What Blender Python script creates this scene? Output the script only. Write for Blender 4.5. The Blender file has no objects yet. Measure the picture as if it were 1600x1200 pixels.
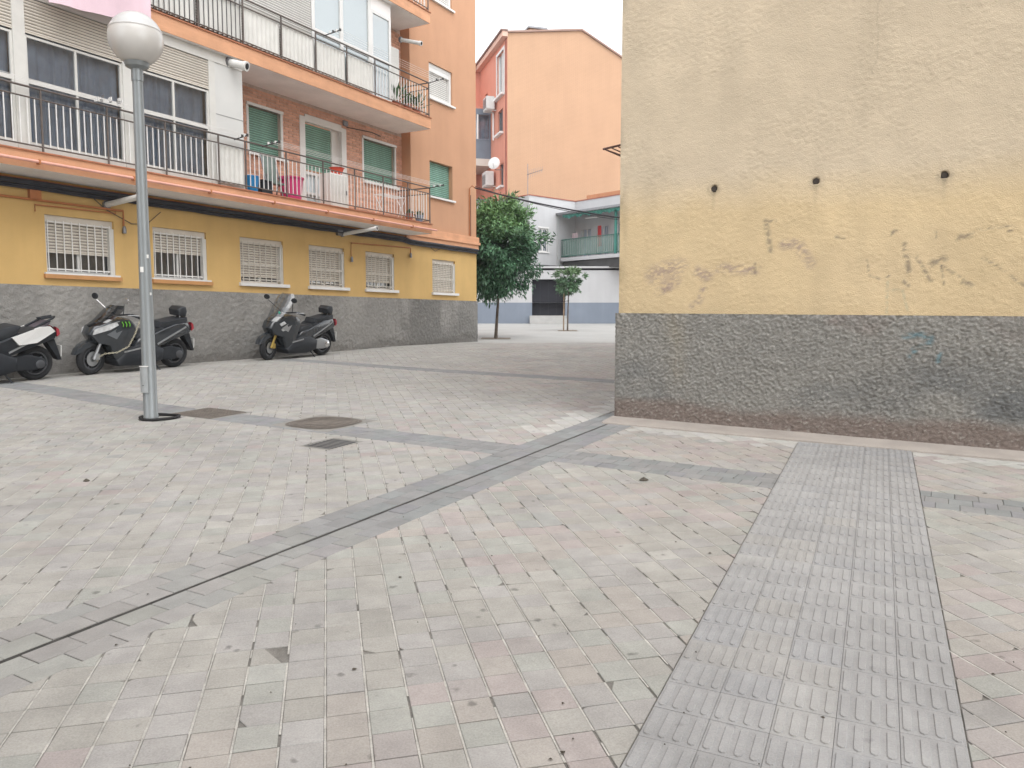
import bpy, math, random
import numpy as np
from mathutils import Vector, Matrix
R = math.radians
rnd = random.Random(7)
sc = bpy.context.scene
COL = sc.collection

# ------------------------------------------------------------------ camera, sky, sun, exposure
cam = bpy.data.cameras.new("camera")
cam.sensor_width = 36.0; cam.lens = 27.0; cam.clip_end = 2000; cam.clip_start = .05
co = bpy.data.objects.new("camera", cam); COL.objects.link(co)
co.location = (0, 0, 1.5)
co.rotation_euler = (R(90) - math.atan(102 / 1200), 0, 0)
sc.camera = co

SUN_EL, SUN_AZ = R(58), R(150)          # high, veiled sun behind the camera and to the right
world = bpy.data.worlds.new("World"); sc.world = world; world.use_nodes = True
nt = world.node_tree; nt.nodes.clear()
sky = nt.nodes.new("ShaderNodeTexSky"); sky.sky_type = 'NISHITA'; sky.sun_disc = False
sky.sun_elevation = SUN_EL; sky.sun_rotation = SUN_AZ
sky.air_density = 1.0; sky.dust_density = 0.5; sky.ozone_density = 1.0
hs = nt.nodes.new("ShaderNodeHueSaturation"); hs.inputs["Saturation"].default_value = .10   # overcast: grey-white
bg = nt.nodes.new("ShaderNodeBackground"); bg.inputs["Strength"].default_value = 0.15
ow = nt.nodes.new("ShaderNodeOutputWorld")
nt.links.new(sky.outputs[0], hs.inputs["Color"]); nt.links.new(hs.outputs[0], bg.inputs[0]); nt.links.new(bg.outputs[0], ow.inputs[0])
sl = bpy.data.lights.new("sun", 'SUN'); sl.energy = 0.5; sl.angle = R(50); sl.color = (1, .97, .92)
so = bpy.data.objects.new("sun", sl); COL.objects.link(so)
sd = Vector((math.sin(SUN_AZ) * math.cos(SUN_EL), math.cos(SUN_AZ) * math.cos(SUN_EL), math.sin(SUN_EL)))
so.rotation_euler = sd.to_track_quat('Z', 'Y').to_euler(); so.location = sd * 60
sc.view_settings.view_transform = 'Standard'; sc.view_settings.look = 'None'
sc.view_settings.gamma = 1; sc.view_settings.use_curve_mapping = False
sc.view_settings.exposure = 1.66
sc.render.engine = 'CYCLES'
VEIL = .0008
sc.cycles.max_bounces = 6; sc.cycles.diffuse_bounces = 4; sc.cycles.transparent_max_bounces = 12

# ------------------------------------------------------------------ helpers
def srgb(r, g, b, k=1.0):
    f = lambda c: ((c / 255) / 12.92 if c <= 10 else (((c / 255) + .055) / 1.055) ** 2.4) * k
    return (f(r), f(g), f(b))

MATS = {}
def mat(name, rgb, rough=.8, var=.10, scale=5, bump=0., bscale=60, spec=.3, metal=0., attr=None, streak=0., grain=0., alpha=None, coat=0., streak2=None, pos=False, spots=0.):
    if name in MATS: return MATS[name]
    m = bpy.data.materials.new(name); m.use_nodes = True
    N = m.node_tree.nodes; L = m.node_tree.links
    p = N["Principled BSDF"]
    p.inputs["Roughness"].default_value = rough; p.inputs["Metallic"].default_value = metal
    p.inputs["Specular IOR Level"].default_value = spec
    if coat: p.inputs["Coat Weight"].default_value = coat; p.inputs["Coat Roughness"].default_value = .08
    if pos:
        tco = N.new("ShaderNodeNewGeometry").outputs["Position"]
    else:
        tco = N.new("ShaderNodeTexCoord").outputs["Object"]
    if attr:
        a = N.new("ShaderNodeAttribute"); a.attribute_name = attr; col = a.outputs["Color"]
    else:
        c = N.new("ShaderNodeRGB"); c.outputs[0].default_value = (*rgb, 1); col = c.outputs[0]
    def mul(col, sc3, amt, det=4.):
        mp = N.new("ShaderNodeMapping"); mp.inputs["Scale"].default_value = sc3
        nz = N.new("ShaderNodeTexNoise"); nz.inputs["Scale"].default_value = 1; nz.inputs["Detail"].default_value = det
        nz.inputs["Roughness"].default_value = .6
        L.new(tco, mp.inputs[0]); L.new(mp.outputs[0], nz.inputs["Vector"])
        mr = N.new("ShaderNodeMapRange"); mr.inputs[1].default_value = .3; mr.inputs[2].default_value = .7
        mr.inputs[3].default_value = 1 - amt; mr.inputs[4].default_value = 1 + amt
        L.new(nz.outputs["Fac"], mr.inputs[0])
        mx = N.new("ShaderNodeVectorMath"); mx.operation = 'SCALE'
        L.new(col, mx.inputs[0]); L.new(mr.outputs[0], mx.inputs["Scale"])
        return mx.outputs[0]
    if var: col = mul(col, (scale,) * 3, var)
    if streak: col = mul(col, streak2 or (2.5, 2.5, .25), streak, 5.)
    if grain: col = mul(col, (140,) * 3, grain, 3.)
    if spots:   # small dark stains, chewing-gum sized
        mp = N.new("ShaderNodeMapping"); mp.inputs["Scale"].default_value = (6, 6, 6); L.new(tco, mp.inputs[0])
        vo = N.new("ShaderNodeTexVoronoi"); vo.inputs["Scale"].default_value = 1; L.new(mp.outputs[0], vo.inputs["Vector"])
        nz = N.new("ShaderNodeTexNoise"); nz.inputs["Scale"].default_value = 3; L.new(mp.outputs[0], nz.inputs["Vector"])
        ad = N.new("ShaderNodeMath"); ad.operation = 'MULTIPLY_ADD'; ad.inputs[1].default_value = .5
        L.new(nz.outputs["Fac"], ad.inputs[0]); L.new(vo.outputs["Distance"], ad.inputs[2])
        mr = N.new("ShaderNodeMapRange"); mr.inputs[1].default_value = .27; mr.inputs[2].default_value = .36
        mr.inputs[3].default_value = 1 - spots; mr.inputs[4].default_value = 1; L.new(ad.outputs[0], mr.inputs[0])
        mx = N.new("ShaderNodeVectorMath"); mx.operation = 'SCALE'; L.new(col, mx.inputs[0]); L.new(mr.outputs[0], mx.inputs["Scale"])
        col = mx.outputs[0]
    L.new(col, p.inputs["Base Color"])
    if bump:
        nz = N.new("ShaderNodeTexNoise"); nz.inputs["Scale"].default_value = bscale; nz.inputs["Detail"].default_value = 4
        L.new(tco, nz.inputs["Vector"])
        b = N.new("ShaderNodeBump"); b.inputs["Strength"].default_value = 1.; b.inputs["Distance"].default_value = bump
        L.new(nz.outputs["Fac"], b.inputs["Height"]); L.new(b.outputs[0], p.inputs["Normal"])
    if alpha is not None: p.inputs["Alpha"].default_value = alpha
    MATS[name] = m
    return m

def glass(name, tint, refl=.12, clear=.6):
    """thin window glass: part clear, part tinted, with a sky reflection"""
    m = bpy.data.materials.new(name); m.use_nodes = True
    N = m.node_tree.nodes; L = m.node_tree.links; N.clear()
    o = N.new("ShaderNodeOutputMaterial"); t = N.new("ShaderNodeBsdfTransparent"); d = N.new("ShaderNodeBsdfDiffuse")
    g = N.new("ShaderNodeBsdfGlossy"); g.inputs["Roughness"].default_value = .04
    d.inputs[0].default_value = (*tint, 1); t.inputs[0].default_value = (.9, .93, .95, 1)
    a = N.new("ShaderNodeMixShader"); a.inputs[0].default_value = clear
    b = N.new("ShaderNodeMixShader"); lw = N.new("ShaderNodeLayerWeight"); lw.inputs[0].default_value = .25
    mr = N.new("ShaderNodeMapRange"); mr.inputs[3].default_value = refl; mr.inputs[4].default_value = 1
    L.new(lw.outputs["Fresnel"], mr.inputs[0]); L.new(mr.outputs[0], b.inputs[0])
    L.new(d.outputs[0], a.inputs[1]); L.new(t.outputs[0], a.inputs[2])
    L.new(a.outputs[0], b.inputs[1]); L.new(g.outputs[0], b.inputs[2]); L.new(b.outputs[0], o.inputs[0])
    return m

class MB:
    def __init__(s): s.v = []; s.f = []
    def add(s, vs, fs):
        o = len(s.v); s.v += [tuple(p) for p in vs]; s.f += [tuple(i + o for i in f) for f in fs]; return s
    def quad(s, a, b, c, d): return s.add([a, b, c, d], [(0, 1, 2, 3)])
    def box(s, x0, x1, y0, y1, z0, z1, bev=0.):
        if bev:
            b = min(bev, (x1-x0)*.45, (y1-y0)*.45, (z1-z0)*.45)
            vs = []
            for (z, i) in ((z0, b), (z0 + b, 0), (z1 - b, 0), (z1, b)):
                vs += [(x0+i, y0+b*(i == 0)*0+i, z), (x1-i, y0+i, z), (x1-i, y1-i, z), (x0+i, y1-i, z)]
            fs = [(3, 2, 1, 0), (12, 13, 14, 15)]
            for k in range(3):
                for j in range(4): fs.append((4*k+j, 4*k+(j+1) % 4, 4*k+4+(j+1) % 4, 4*k+4+j))
            return s.add(vs, fs)
        return s.add([(x0,y0,z0),(x1,y0,z0),(x1,y1,z0),(x0,y1,z0),(x0,y0,z1),(x1,y0,z1),(x1,y1,z1),(x0,y1,z1)],
                     [(3,2,1,0),(4,5,6,7),(0,1,5,4),(1,2,6,5),(2,3,7,6),(3,0,4,7)])
    def rings(s, rs, cap=True, closed=False):
        n = len(rs[0]); vs = [p for r in rs for p in r]; fs = []
        m = len(rs)
        for k in range(m if closed else m - 1):
            a, b = k * n, ((k + 1) % m) * n
            for j in range(n): fs.append((a + j, a + (j + 1) % n, b + (j + 1) % n, b + j))
        if cap and not closed: fs += [tuple(range(n))[::-1], tuple(range((m - 1) * n, m * n))]
        return s.add(vs, fs)
    def tube(s, pts, r, n=6, cap=True, closed=False):
        P = [Vector(p) for p in pts]; rs = []
        up = Vector((0, 0, 1))
        for i, p in enumerate(P):
            if closed: d = P[(i + 1) % len(P)] - P[i - 1]
            else: d = P[min(i + 1, len(P) - 1)] - P[max(i - 1, 0)]
            if d.length < 1e-9: d = Vector((0, 0, 1))
            d.normalize()
            a = d.cross(up if abs(d.z) < .95 else Vector((1, 0, 0))).normalized(); b = a.cross(d)
            rr = r[i] if isinstance(r, (list, tuple)) else r
            rs.append([p + (a * math.cos(2*math.pi*k/n) + b * math.sin(2*math.pi*k/n)) * rr for k in range(n)])
        return s.rings(rs, cap, closed)
    def lathe(s, prof, c=(0, 0, 0), axis='z', n=24):
        rs = []
        for r, h in prof:
            ring = []
            for k in range(n):
                t = 2*math.pi*k/n; a, b = r*math.cos(t), r*math.sin(t)
                p = (a, b, h) if axis == 'z' else (a, h, b) if axis == 'y' else (h, a, b)
                ring.append((p[0]+c[0], p[1]+c[1], p[2]+c[2]))
            rs.append(ring)
        return s.rings(rs, True)
    def pillow(s, poly, w, y0=0., taper=None, round_=.12):
        """side outline (x,z) swollen to half width w, edges rounded; taper(x,z) scales the width"""
        cx = sum(p[0] for p in poly)/len(poly); cz = sum(p[1] for p in poly)/len(poly)
        rs = []
        for yy, k in ((-1, 1-round_*2), (-.93, 1-round_*.8), (-.72, 1-round_*.2), (0, 1), (.72, 1-round_*.2), (.93, 1-round_*.8), (1, 1-round_*2)):
            ring = []
            for (x, z) in poly:
                t = taper(x, z) if taper else 1
                ring.append((cx+(x-cx)*k, y0+yy*w*t, cz+(z-cz)*k))
            rs.append(ring)
        return s.rings(rs, True)
    def mesh(s, name, m=None, smooth=False):
        me = bpy.data.meshes.new(name); me.from_pydata(s.v, [], s.f); me.validate()
        if m: me.materials.append(m)
        if smooth:
            me.polygons.foreach_set("use_smooth", [True] * len(me.polygons))
            me.set_sharp_from_angle(angle=R(42))
        return me
    def build(s, name, m, parent=None, smooth=False, loc=None):
        return put(name, s.mesh(name, m, smooth), parent, loc)

def put(name, me, parent=None, loc=None, rot=None):
    o = bpy.data.objects.new(name, me); COL.objects.link(o)
    if parent: o.parent = parent
    if loc: o.location = loc
    if rot: o.rotation_euler = rot
    return o
def thing(name, label, cat, loc=(0, 0, 0), rz=0., group=None):
    o = bpy.data.objects.new(name, None); COL.objects.link(o); o.empty_display_size = .2
    o.location = loc; o.rotation_euler = (0, 0, rz); tag(o, label, cat, group); return o
def tag(o, label, cat, group=None):
    o["label"] = label; o["category"] = cat
    if group: o["group"] = group
    return o
def kind(o, k): o["kind"] = k; return o
def setcol(me, cols, name="tint"):
    a = me.attributes.new(name, 'FLOAT_COLOR', 'POINT')
    c = np.ones((len(me.vertices), 4), np.float32); c[:, :3] = cols
    a.data.foreach_set("color", c.ravel())
def copy_tree(o, parent=None):
    c = o.copy(); COL.objects.link(c); c.parent = parent
    for ch in list(o.children): copy_tree(ch, c)
    return c

# numpy value noise
def _h(ix, iy, seed):
    n = (ix.astype(np.int64) * 374761393 + iy.astype(np.int64) * 668265263 + seed * 1442695041) & 0x7fffffff
    n = ((n ^ (n >> 13)) * 1274126177) & 0x7fffffff
    return ((n ^ (n >> 16)) & 0xffff) / 65535.
def vn(x, y, seed=0):
    x = np.asarray(x, float); y = np.asarray(y, float)
    ix = np.floor(x); iy = np.floor(y); fx = x-ix; fy = y-iy
    fx = fx*fx*(3-2*fx); fy = fy*fy*(3-2*fy)
    a = _h(ix, iy, seed); b = _h(ix+1, iy, seed); c = _h(ix, iy+1, seed); d = _h(ix+1, iy+1, seed)
    return (a*(1-fx)+b*fx)*(1-fy)+(c*(1-fx)+d*fx)*fy
def fbm(x, y, seed=0, oct=4):
    v = 0; a = .5; t = 0
    for k in range(oct): v = v + a*vn(x*2**k, y*2**k, seed+k*17); t += a; a *= .5
    return v/t
def bumps(x, y, seed=0):
    """pebbly relief: highest of jittered round bumps, one per unit cell"""
    ix = np.floor(x); iy = np.floor(y); best = np.zeros_like(x)
    for dx in (-1, 0, 1):
        for dy in (-1, 0, 1):
            jx = ix+dx; jy = iy+dy
            px = jx+_h(jx, jy, seed); py = jy+_h(jx, jy, seed+5); hh = .35+.65*_h(jx, jy, seed+9); r = .45+.45*_h(jx, jy, seed+13)
            d2 = ((x-px)**2+(y-py)**2)/(r*r)
            best = np.maximum(best, hh*np.clip(1-d2, 0, 1))
    return best

# ------------------------------------------------------------------ street grid: facade direction e1, street normal n
A = R(29.5)
E1 = np.array([math.sin(A), math.cos(A)]); NN = np.array([math.cos(A), -math.sin(A)])
FB = np.array([-6.3526, 15.2215])          # foot of the left facade, s = 0
def sn(x, y):
    dx = x-FB[0]; dy = y-FB[1]
    return dx*E1[0]+dy*E1[1], dx*NN[0]+dy*NN[1]
def xy(s, n): return FB[0]+s*E1[0]+n*NN[0], FB[1]+s*E1[1]+n*NN[1]
_cs = [-30, -4, -2.5, -.8, 1.5, 3, 6.5, 10.7, 14, 60]; _cv = [.10, .10, .09, .08, .03, .02, -.01, -.13, -.16, -.16]
def gz(x, y):
    """height of the gently rising pavement"""
    x = np.asarray(x, float); y = np.asarray(y, float)
    s, n = sn(x, y)
    c = np.interp(s, _cs, _cv)
    t = np.clip((5-n)/4, 0, 1); w = t*t*(3-2*t)
    t = np.clip((s-8)/6, 0, 1); w2 = t*t*(3-2*t)
    w = w+(1-w)*w2
    return .037*y+c*w
def gzf(x, y): return float(gz(x, y))
def pg(s, n, dz=0.): x, y = xy(s, n); return (x, y, gzf(x, y)+dz)

# ------------------------------------------------------------------ ground, pavement bed, tiles
def sheet(name, xs, ys, dz, m):
    X, Y = np.meshgrid(xs, ys); Z = gz(X, Y)+dz
    v = np.stack([X, Y, Z], -1).reshape(-1, 3); nx = len(xs)
    f = [(j*nx+i, j*nx+i+1, (j+1)*nx+i+1, (j+1)*nx+i) for j in range(len(ys)-1) for i in range(nx-1)]
    me = bpy.data.meshes.new(name); me.from_pydata(v.tolist(), [], f); me.materials.append(m)
    return put(name, me)
m_ground = mat("ground_concrete", (.40, .39, .37), .9, .10, .5, grain=.06, pos=True)
m_bed = mat("mortar_bed", (.19, .18, .165), .95, .30, 11, grain=.2, pos=True, bump=.002, bscale=90, spots=.85)
kind(sheet("ground", list(np.linspace(-320, 320, 65)), [-60, -20, 0, 10, 20, 30, 40, 60, 90, 130, 180, 250, 320, 420], -.10, m_ground), "structure")
pav = kind(sheet("pavement", np.arange(-26, 12.1, .25), np.arange(-1, 24.1, .25), -.0065, m_bed), "structure")
plaza = kind(sheet("plaza", np.arange(-10, 14.1, .5), np.arange(23.5, 42.1, .5), -.002, mat("plaza_concrete", (.37, .365, .35), .9, .08, .8, grain=.05, pos=True)), "structure")
m_tile = mat("cement_tile", None, .85, .09, 7, bump=.0012, bscale=150, grain=.12, attr="tint", spec=.25, pos=True, streak=.12, streak2=(1.3, 1.3, 1.3), spots=.42)
m_dtile = mat("dark_cement_tile", None, .85, .10, 7, bump=.0008, bscale=150, grain=.08, attr="tint", spec=.3, pos=True)

def clip(poly, f):
    out = []
    for i in range(len(poly)):
        a, b = poly[i], poly[(i+1) % len(poly)]; fa, fb = f(a), f(b)
        if fa >= 0: out.append(a)
        if (fa >= 0) != (fb >= 0):
            t = fa/(fa-fb); out.append((a[0]+(b[0]-a[0])*t, a[1]+(b[1]-a[1])*t))
    return out
def area(p): return abs(sum(p[i][0]*p[(i+1) % len(p)][1]-p[(i+1) % len(p)][0]*p[i][1] for i in range(len(p))))/2
def cut(polys, conv, r):
    """remove rectangle r=(a0,a1,b0,b1), measured in the frame conv(x,y)->(a,b), from the polygons"""
    a0, a1, b0, b1 = r; out = []
    for p in polys:
        ab = [conv(*q) for q in p]
        if max(q[0] for q in ab) <= a0 or min(q[0] for q in ab) >= a1 or max(q[1] for q in ab) <= b0 or min(q[1] for q in ab) >= b1:
            out.append(p); continue
        for c in (clip(p, lambda q: a0-conv(*q)[0]), clip(p, lambda q: conv(*q)[0]-a1)):
            if len(c) > 2 and area(c) > 4e-4: out.append(c)
        mid = clip(clip(p, lambda q: conv(*q)[0]-a0), lambda q: a1-conv(*q)[0]) if True else []
        if len(mid) > 2:
            for c in (clip(mid, lambda q: b0-conv(*q)[1]), clip(mid, lambda q: conv(*q)[1]-b1)):
                if len(c) > 2 and area(c) > 4e-4: out.append(c)
    return out
TW = (-2.12, 12.28); TD = np.array([-.9976, .0693]); TP = np.array([.0693, .9976])
def tact(x, y):
    s, n = sn(x, y); return (s-TW[0])*TD[0]+(n-TW[1])*TD[1], (s-TW[0])*TP[0]+(n-TW[1])*TP[1]
def tact_xy(a, b): return xy(TW[0]+a*TD[0]+b*TP[0], TW[1]+a*TD[1]+b*TP[1])
RS1 = (-12, -1.74, 9.44, 10.02); RS1b = (-1.74, 14, 9.44, 9.75); RS2 = (-4.12, -3.64, .25, 16.); RS3 = (1.5, 1.95, .7, 9.5)
RAP = (-2.12, 20, 9.6, 22); MH1 = (-4.12, -3.5, 4.78, 5.58); MH2 = (-4.04, -3.2, 6.46, 7.32); GR = (-4.74, -4.24, 7.6, 8.0)
RT = (-.02, 7.5, -.505, .505)
PAL = np.array([(.352, .342, .322), (.358, .346, .322), (.364, .334, .314), (.385, .374, .352), (.330, .323, .308), (.356, .347, .330)])
LIGHT = np.array((.425, .415, .395))
def tile_tint(x, y):
    s, n = sn(x, y)
    near = (-3.0 < s < -1.7 and n > 10.0) or (9.0 < n < 9.5 and -3.0 < s < 6)
    r = rnd.random()
    if near:
        d = (-2.05-s) if n > 10 else (9.46-n)
        if d < .30+.12*(r-.5) or (d < .45 and rnd.random() < .3): return LIGHT*(1+.1*(rnd.random()-.5))
    a = float(fbm(x*.8, y*.8, 3)); b = float(fbm(x*1.1+9, y*1.1, 8)); pinkness = float(np.clip((x+1.6)/1.6, 0, 1))
    if b > .50 and r < .06+.62*pinkness: k = 2
    elif a > .55: k = 0 if r < .75 else 4
    elif r < .07: k = 3
    elif r < .5: k = 1
    elif r < .8: k = 0
    else: k = 5
    return PAL[k]*.94*(1+.08*(rnd.random()-.5))
def tile_verts(poly, gap, h, dz, bev=.003, tilt=(0, 0)):
    """lists of verts/faces of one laid tile whose top follows the pavement"""
    cx = sum(p[0] for p in poly)/len(poly); cy = sum(p[1] for p in poly)/len(poly); n = len(poly)
    def ins(d):
        o = []
        for (x, y) in poly:
            l = math.hypot(x-cx, y-cy)+1e-9; k = max(.3, 1-d*1.35/l); o.append((cx+(x-cx)*k, cy+(y-cy)*k))
        return o
    v = []
    for d, z in ((gap/2, -h), (gap/2, -bev*.8), (gap/2+bev, 0)):
        for (x, y) in ins(d): v.append((x, y, dz+z+tilt[0]*(x-cx)+tilt[1]*(y-cy)))
    f = [tuple(range(2*n, 3*n))]
    for k in range(2):
        for j in range(n): f.append((k*n+j, k*n+(j+1) % n, (k+1)*n+(j+1) % n, (k+1)*n+j))
    return v, f
class Bulk:
    def __init__(s): s.v = []; s.f = []; s.c = []
    def add(s, v, f, col):
        o = len(s.v); s.v += v; s.f += [tuple(i+o for i in q) for q in f]; s.c += [tuple(col)]*len(v)
    def build(s, name, m, parent):
        a = np.array(s.v); a[:, 2] += gz(a[:, 0], a[:, 1])
        me = bpy.data.meshes.new(name); me.from_pydata(a.tolist(), [], s.f); me.materials.append(m); setcol(me, np.array(s.c))
        return put(name, me, parent)
PH = math.atan(102/1200)
def frame_px(x, y, z):
    yc = y*math.cos(PH)-(z-1.5)*math.sin(PH); zc = y*math.sin(PH)+(z-1.5)*math.cos(PH)
    if yc < .3: return None
    u, v = 800+1200*x/yc, 600-1200*zc/yc
    return (u, v, yc) if -10 < u < 1610 and v < 1215 else None
def lay(cands, name, m, parent, limit=300):
    """cands: (poly, gap, dz, colour, tilt). The largest in view become parts, the rest one part of kind stuff"""
    sc_ = []
    for c in cands:
        p = c[0]; cx = sum(q[0] for q in p)/len(p); cy = sum(q[1] for q in p)/len(p); q = frame_px(cx, cy, gzf(cx, cy))
        sc_.append(area(p)/(cx*cx+cy*cy+2)**1.5 if q else 0)
    order = sorted(range(len(cands)), key=lambda i: -sc_[i]); top = set(order[:limit]); b = Bulk()
    shared = {}
    for i, (poly, gap, dz, col, tilt) in enumerate(cands):
        if i in top and sc_[i] > 0:
            cx = sum(q[0] for q in poly)/len(poly); cy = sum(q[1] for q in poly)/len(poly)
            loc = [(x-cx, y-cy) for x, y in poly]
            key = (tuple((round(x, 3), round(y, 3)) for x, y in loc), tuple(np.round(col, 3)))
            if key not in shared:
                v, f = tile_verts(loc, gap, .016, 0, tilt=(0, .037))
                me = bpy.data.meshes.new(name); me.from_pydata(v, [], f); me.materials.append(m); setcol(me, np.tile(np.array(col), (len(v), 1)))
                shared[key] = me
            o = put(name, shared[key], parent, (cx, cy, gzf(cx, cy)+dz), (tilt[1], tilt[0], 0))
        else:
            v, f = tile_verts(poly, gap, .012, dz, tilt=tilt); b.add(v, f, col)
    if b.v: kind(b.build(name+"_field", m, parent), "stuff")

TA = R(-13.5); T1 = np.array([math.sin(TA), math.cos(TA)]); T2 = np.array([math.cos(TA), -math.sin(TA)]); PT = .1495
cands = []
for i in range(-150, 130):
    for j in range(0, 190):
        c = T2*((i+.5)*PT-.034)+T1*(j+.5)*PT
        x, y = float(c[0]), float(c[1])
        if y < 1.5 or y > 23.8 or abs(x) > .74*y+1.5: continue
        s, n = sn(x, y)
        if n < .0 or (s > -1.98 and n > 9.7) : continue
        j1, j2 = (.0085+.003*(rnd.random()-.5), .0035+.002*(rnd.random()-.5)) if y < 13 else (.0085, .0035)
        poly = [tuple(c+T2*(a*(PT-j1)/2)+T1*(b*(PT-j2)/2)) for a, b in ((-1, -1), (1, -1), (1, 1), (-1, 1))]
        if y < 8 and rnd.random() < .10:                     # chipped corner
            q = rnd.randrange(4); cx_, cy_ = poly[q]; d_ = (c[0]-cx_, c[1]-cy_); l_ = math.hypot(*d_); a_ = math.atan2(d_[1], d_[0])+(rnd.random()-.5)*.8; k_ = .008+.022*rnd.random()**2
            poly = clip(poly, lambda p_: (p_[0]-cx_)*math.cos(a_)+(p_[1]-cy_)*math.sin(a_)-k_)
        if abs(x+.957) < .075 and abs(y-2.997) < .075:       # one broken tile
            cx_, cy_ = poly[2]; poly = clip(poly, lambda p_: (p_[0]-cx_)*-.75+(p_[1]-cy_)*-.66-.085)
        ps = [poly]
        for r in (RS1, RS1b, RS2, RS3, RAP, MH1, MH2, GR):
            if r[0]-.2 < s < r[1]+.2 and r[2]-.2 < n < r[3]+.2: ps = cut(ps, sn, r)
        if 10.5 < n < 14.5: ps = cut(ps, tact, RT)
        col = tile_tint(x, y); k = 1.0
        for p in ps:
            if y < 12: tl = ((rnd.random()-.5)*.012, (rnd.random()-.5)*.012); dz = (rnd.random()-.5)*.0022-(.002 if rnd.random() < .05 else 0)
            else: tl = (0, 0); dz = (rnd.random()-.5)*.002
            cands.append((p, .001, dz, np.round(col/.012)*.012, tl))
lay(cands, "paving_tile", m_tile, pav)
# pale mortar that still fills most of the long joints, crumbled away in places
g = MB()
def in_rect(s_, n_, r, e=0.): return r[0]-e < s_ < r[1]+e and r[2]-e < n_ < r[3]+e
for i in range(-150, 130):
    for j in range(0, 380):
        if rnd.random() < .09+.16*float(vn(i*.3, j*.07, 5) > .72): continue
        ca = T2*(i*PT-.034)+T1*(j*PT/2); cb = ca+T1*(PT/2+.0005); x, y = float(ca[0]), float(ca[1])
        if y < 1.5 or y > 23.5 or abs(x) > .74*y+1.4: continue
        s_, n_ = sn(x+T1[0]*PT/4, y+T1[1]*PT/4)
        if n_ < .03 or (s_ > -2.1 and n_ > 9.5) or any(in_rect(s_, n_, r, .02) for r in (RS1, RS2, RS3, MH1, MH2, GR)) or in_rect(*tact(x, y), RT, .02): continue
        w_ = .0028+.0016*rnd.random(); z_ = -.0016-.0012*rnd.random(); q = []
        for c_, sg in ((ca, -1), (ca, 1), (cb, 1), (cb, -1)): px_, py2 = c_+T2*sg*w_; q.append((float(px_), float(py2), gzf(px_, py2)+z_))
        g.quad(q[0], q[1], q[2], q[3])
for k in range(16):      # crumbled mortar in the broken tile
    a_ = rnd.random()*6.28; r_ = .014+.02*rnd.random(); x, y = -.957-.035*rnd.random()-.0, 2.997-.03*rnd.random(); q = [(x+r_*math.cos(a_+t_), y+r_*math.sin(a_+t_), gzf(x, y)-.005+.003*rnd.random()) for t_ in (0, 1.3, 2.7, 4.1, 5.3)]
    g.add(q+[(x, y, gzf(x, y)-.001)], [(i_, (i_+1) % 5, 5) for i_ in range(5)])
kind(g.build("joint_mortar", mat("joint_mortar", (.43, .415, .385), .95, .22, 14, grain=.15, pos=True), pav), "stuff")

def band(r, rows_s, along, off, skip, palette, out, gap=.0035):
    """straight dark bands of tiles; rows_s True: the rows step in s, the tiles run along n"""
    s0, s1, n0, n1 = r
    if rows_s: a0, a1, b0, b1 = s0, s1, n0, n1
    else: a0, a1, b0, b1 = n0, n1, s0, s1
    for (ra, rb, o) in off:
        b = b0-o
        while b < b1:
            L0, L1 = max(b, b0), min(b+along, b1); b += along
            if L1-L0 < .02: continue
            q = [(ra, L0), (rb, L0), (rb, L1), (ra, L1)] if rows_s else [(L0, ra), (L1, ra), (L1, rb), (L0, rb)]
            p = [tuple(float(t) for t in xy(*t_)) for t_ in q]
            cx, cy = p[0]
            if cy < 1 or abs(cx) > .74*cy+1.5: continue
            ps = [p]
            for sk in skip: ps = cut(ps, *sk)
            for pp in ps:
                f = float(np.clip((-6.3-sn(cx, cy)[0])/1.1, 0, 1))*palette      # worn pale towards the near end
                c = (np.array((.232, .236, .238))*(1-f)+np.array((.30, .293, .28))*f)*(1+.14*(rnd.random()-.5))
                out.append((pp, gap, (rnd.random()-.5)*.003, np.round(c, 2), ((rnd.random()-.5)*.012, (rnd.random()-.5)*.012)))
db = []
# the drain band fades to worn grey near the camera, as in the photograph
band((-12, -1.74, 9.44, 10.02), False, .20, [(9.44, 9.575, 0), (9.575, 9.715, .1), (9.745, 9.88, .05), (9.88, 10.02, .15)], [], .92, db)
band((-1.74, 12, 9.46, 9.68), False, .20, [(9.46, 9.57, 0), (9.57, 9.68, .1)], [], 0, db)
band(RS2, True, .15, [(-4.12, -3.96, 0), (-3.96, -3.80, .07), (-3.80, -3.64, .03)], [(sn, RS1), (sn, MH1), (sn, MH2), (tact, RT)], 0, db)
band(RS3, True, .2, [(1.5, 1.65, 0), (1.65, 1.8, .1), (1.8, 1.95, .05)], [], 0, db)
lay(db, "dark_paving_tile", m_dtile, pav)
# open joint down the middle of the drain band
g = MB(); ss = np.arange(-12, -1.74, .2)
for a, b in zip(ss[:-1], ss[1:]): g.quad(pg(a, 9.718, -.0035), pg(a, 9.742, -.0035), pg(b, 9.742, -.0035), pg(b, 9.718, -.0035))
g.build("drain_joint", mat("dark_grit", (.05, .048, .045), .95, .3, 20, pos=True), pav)

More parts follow.
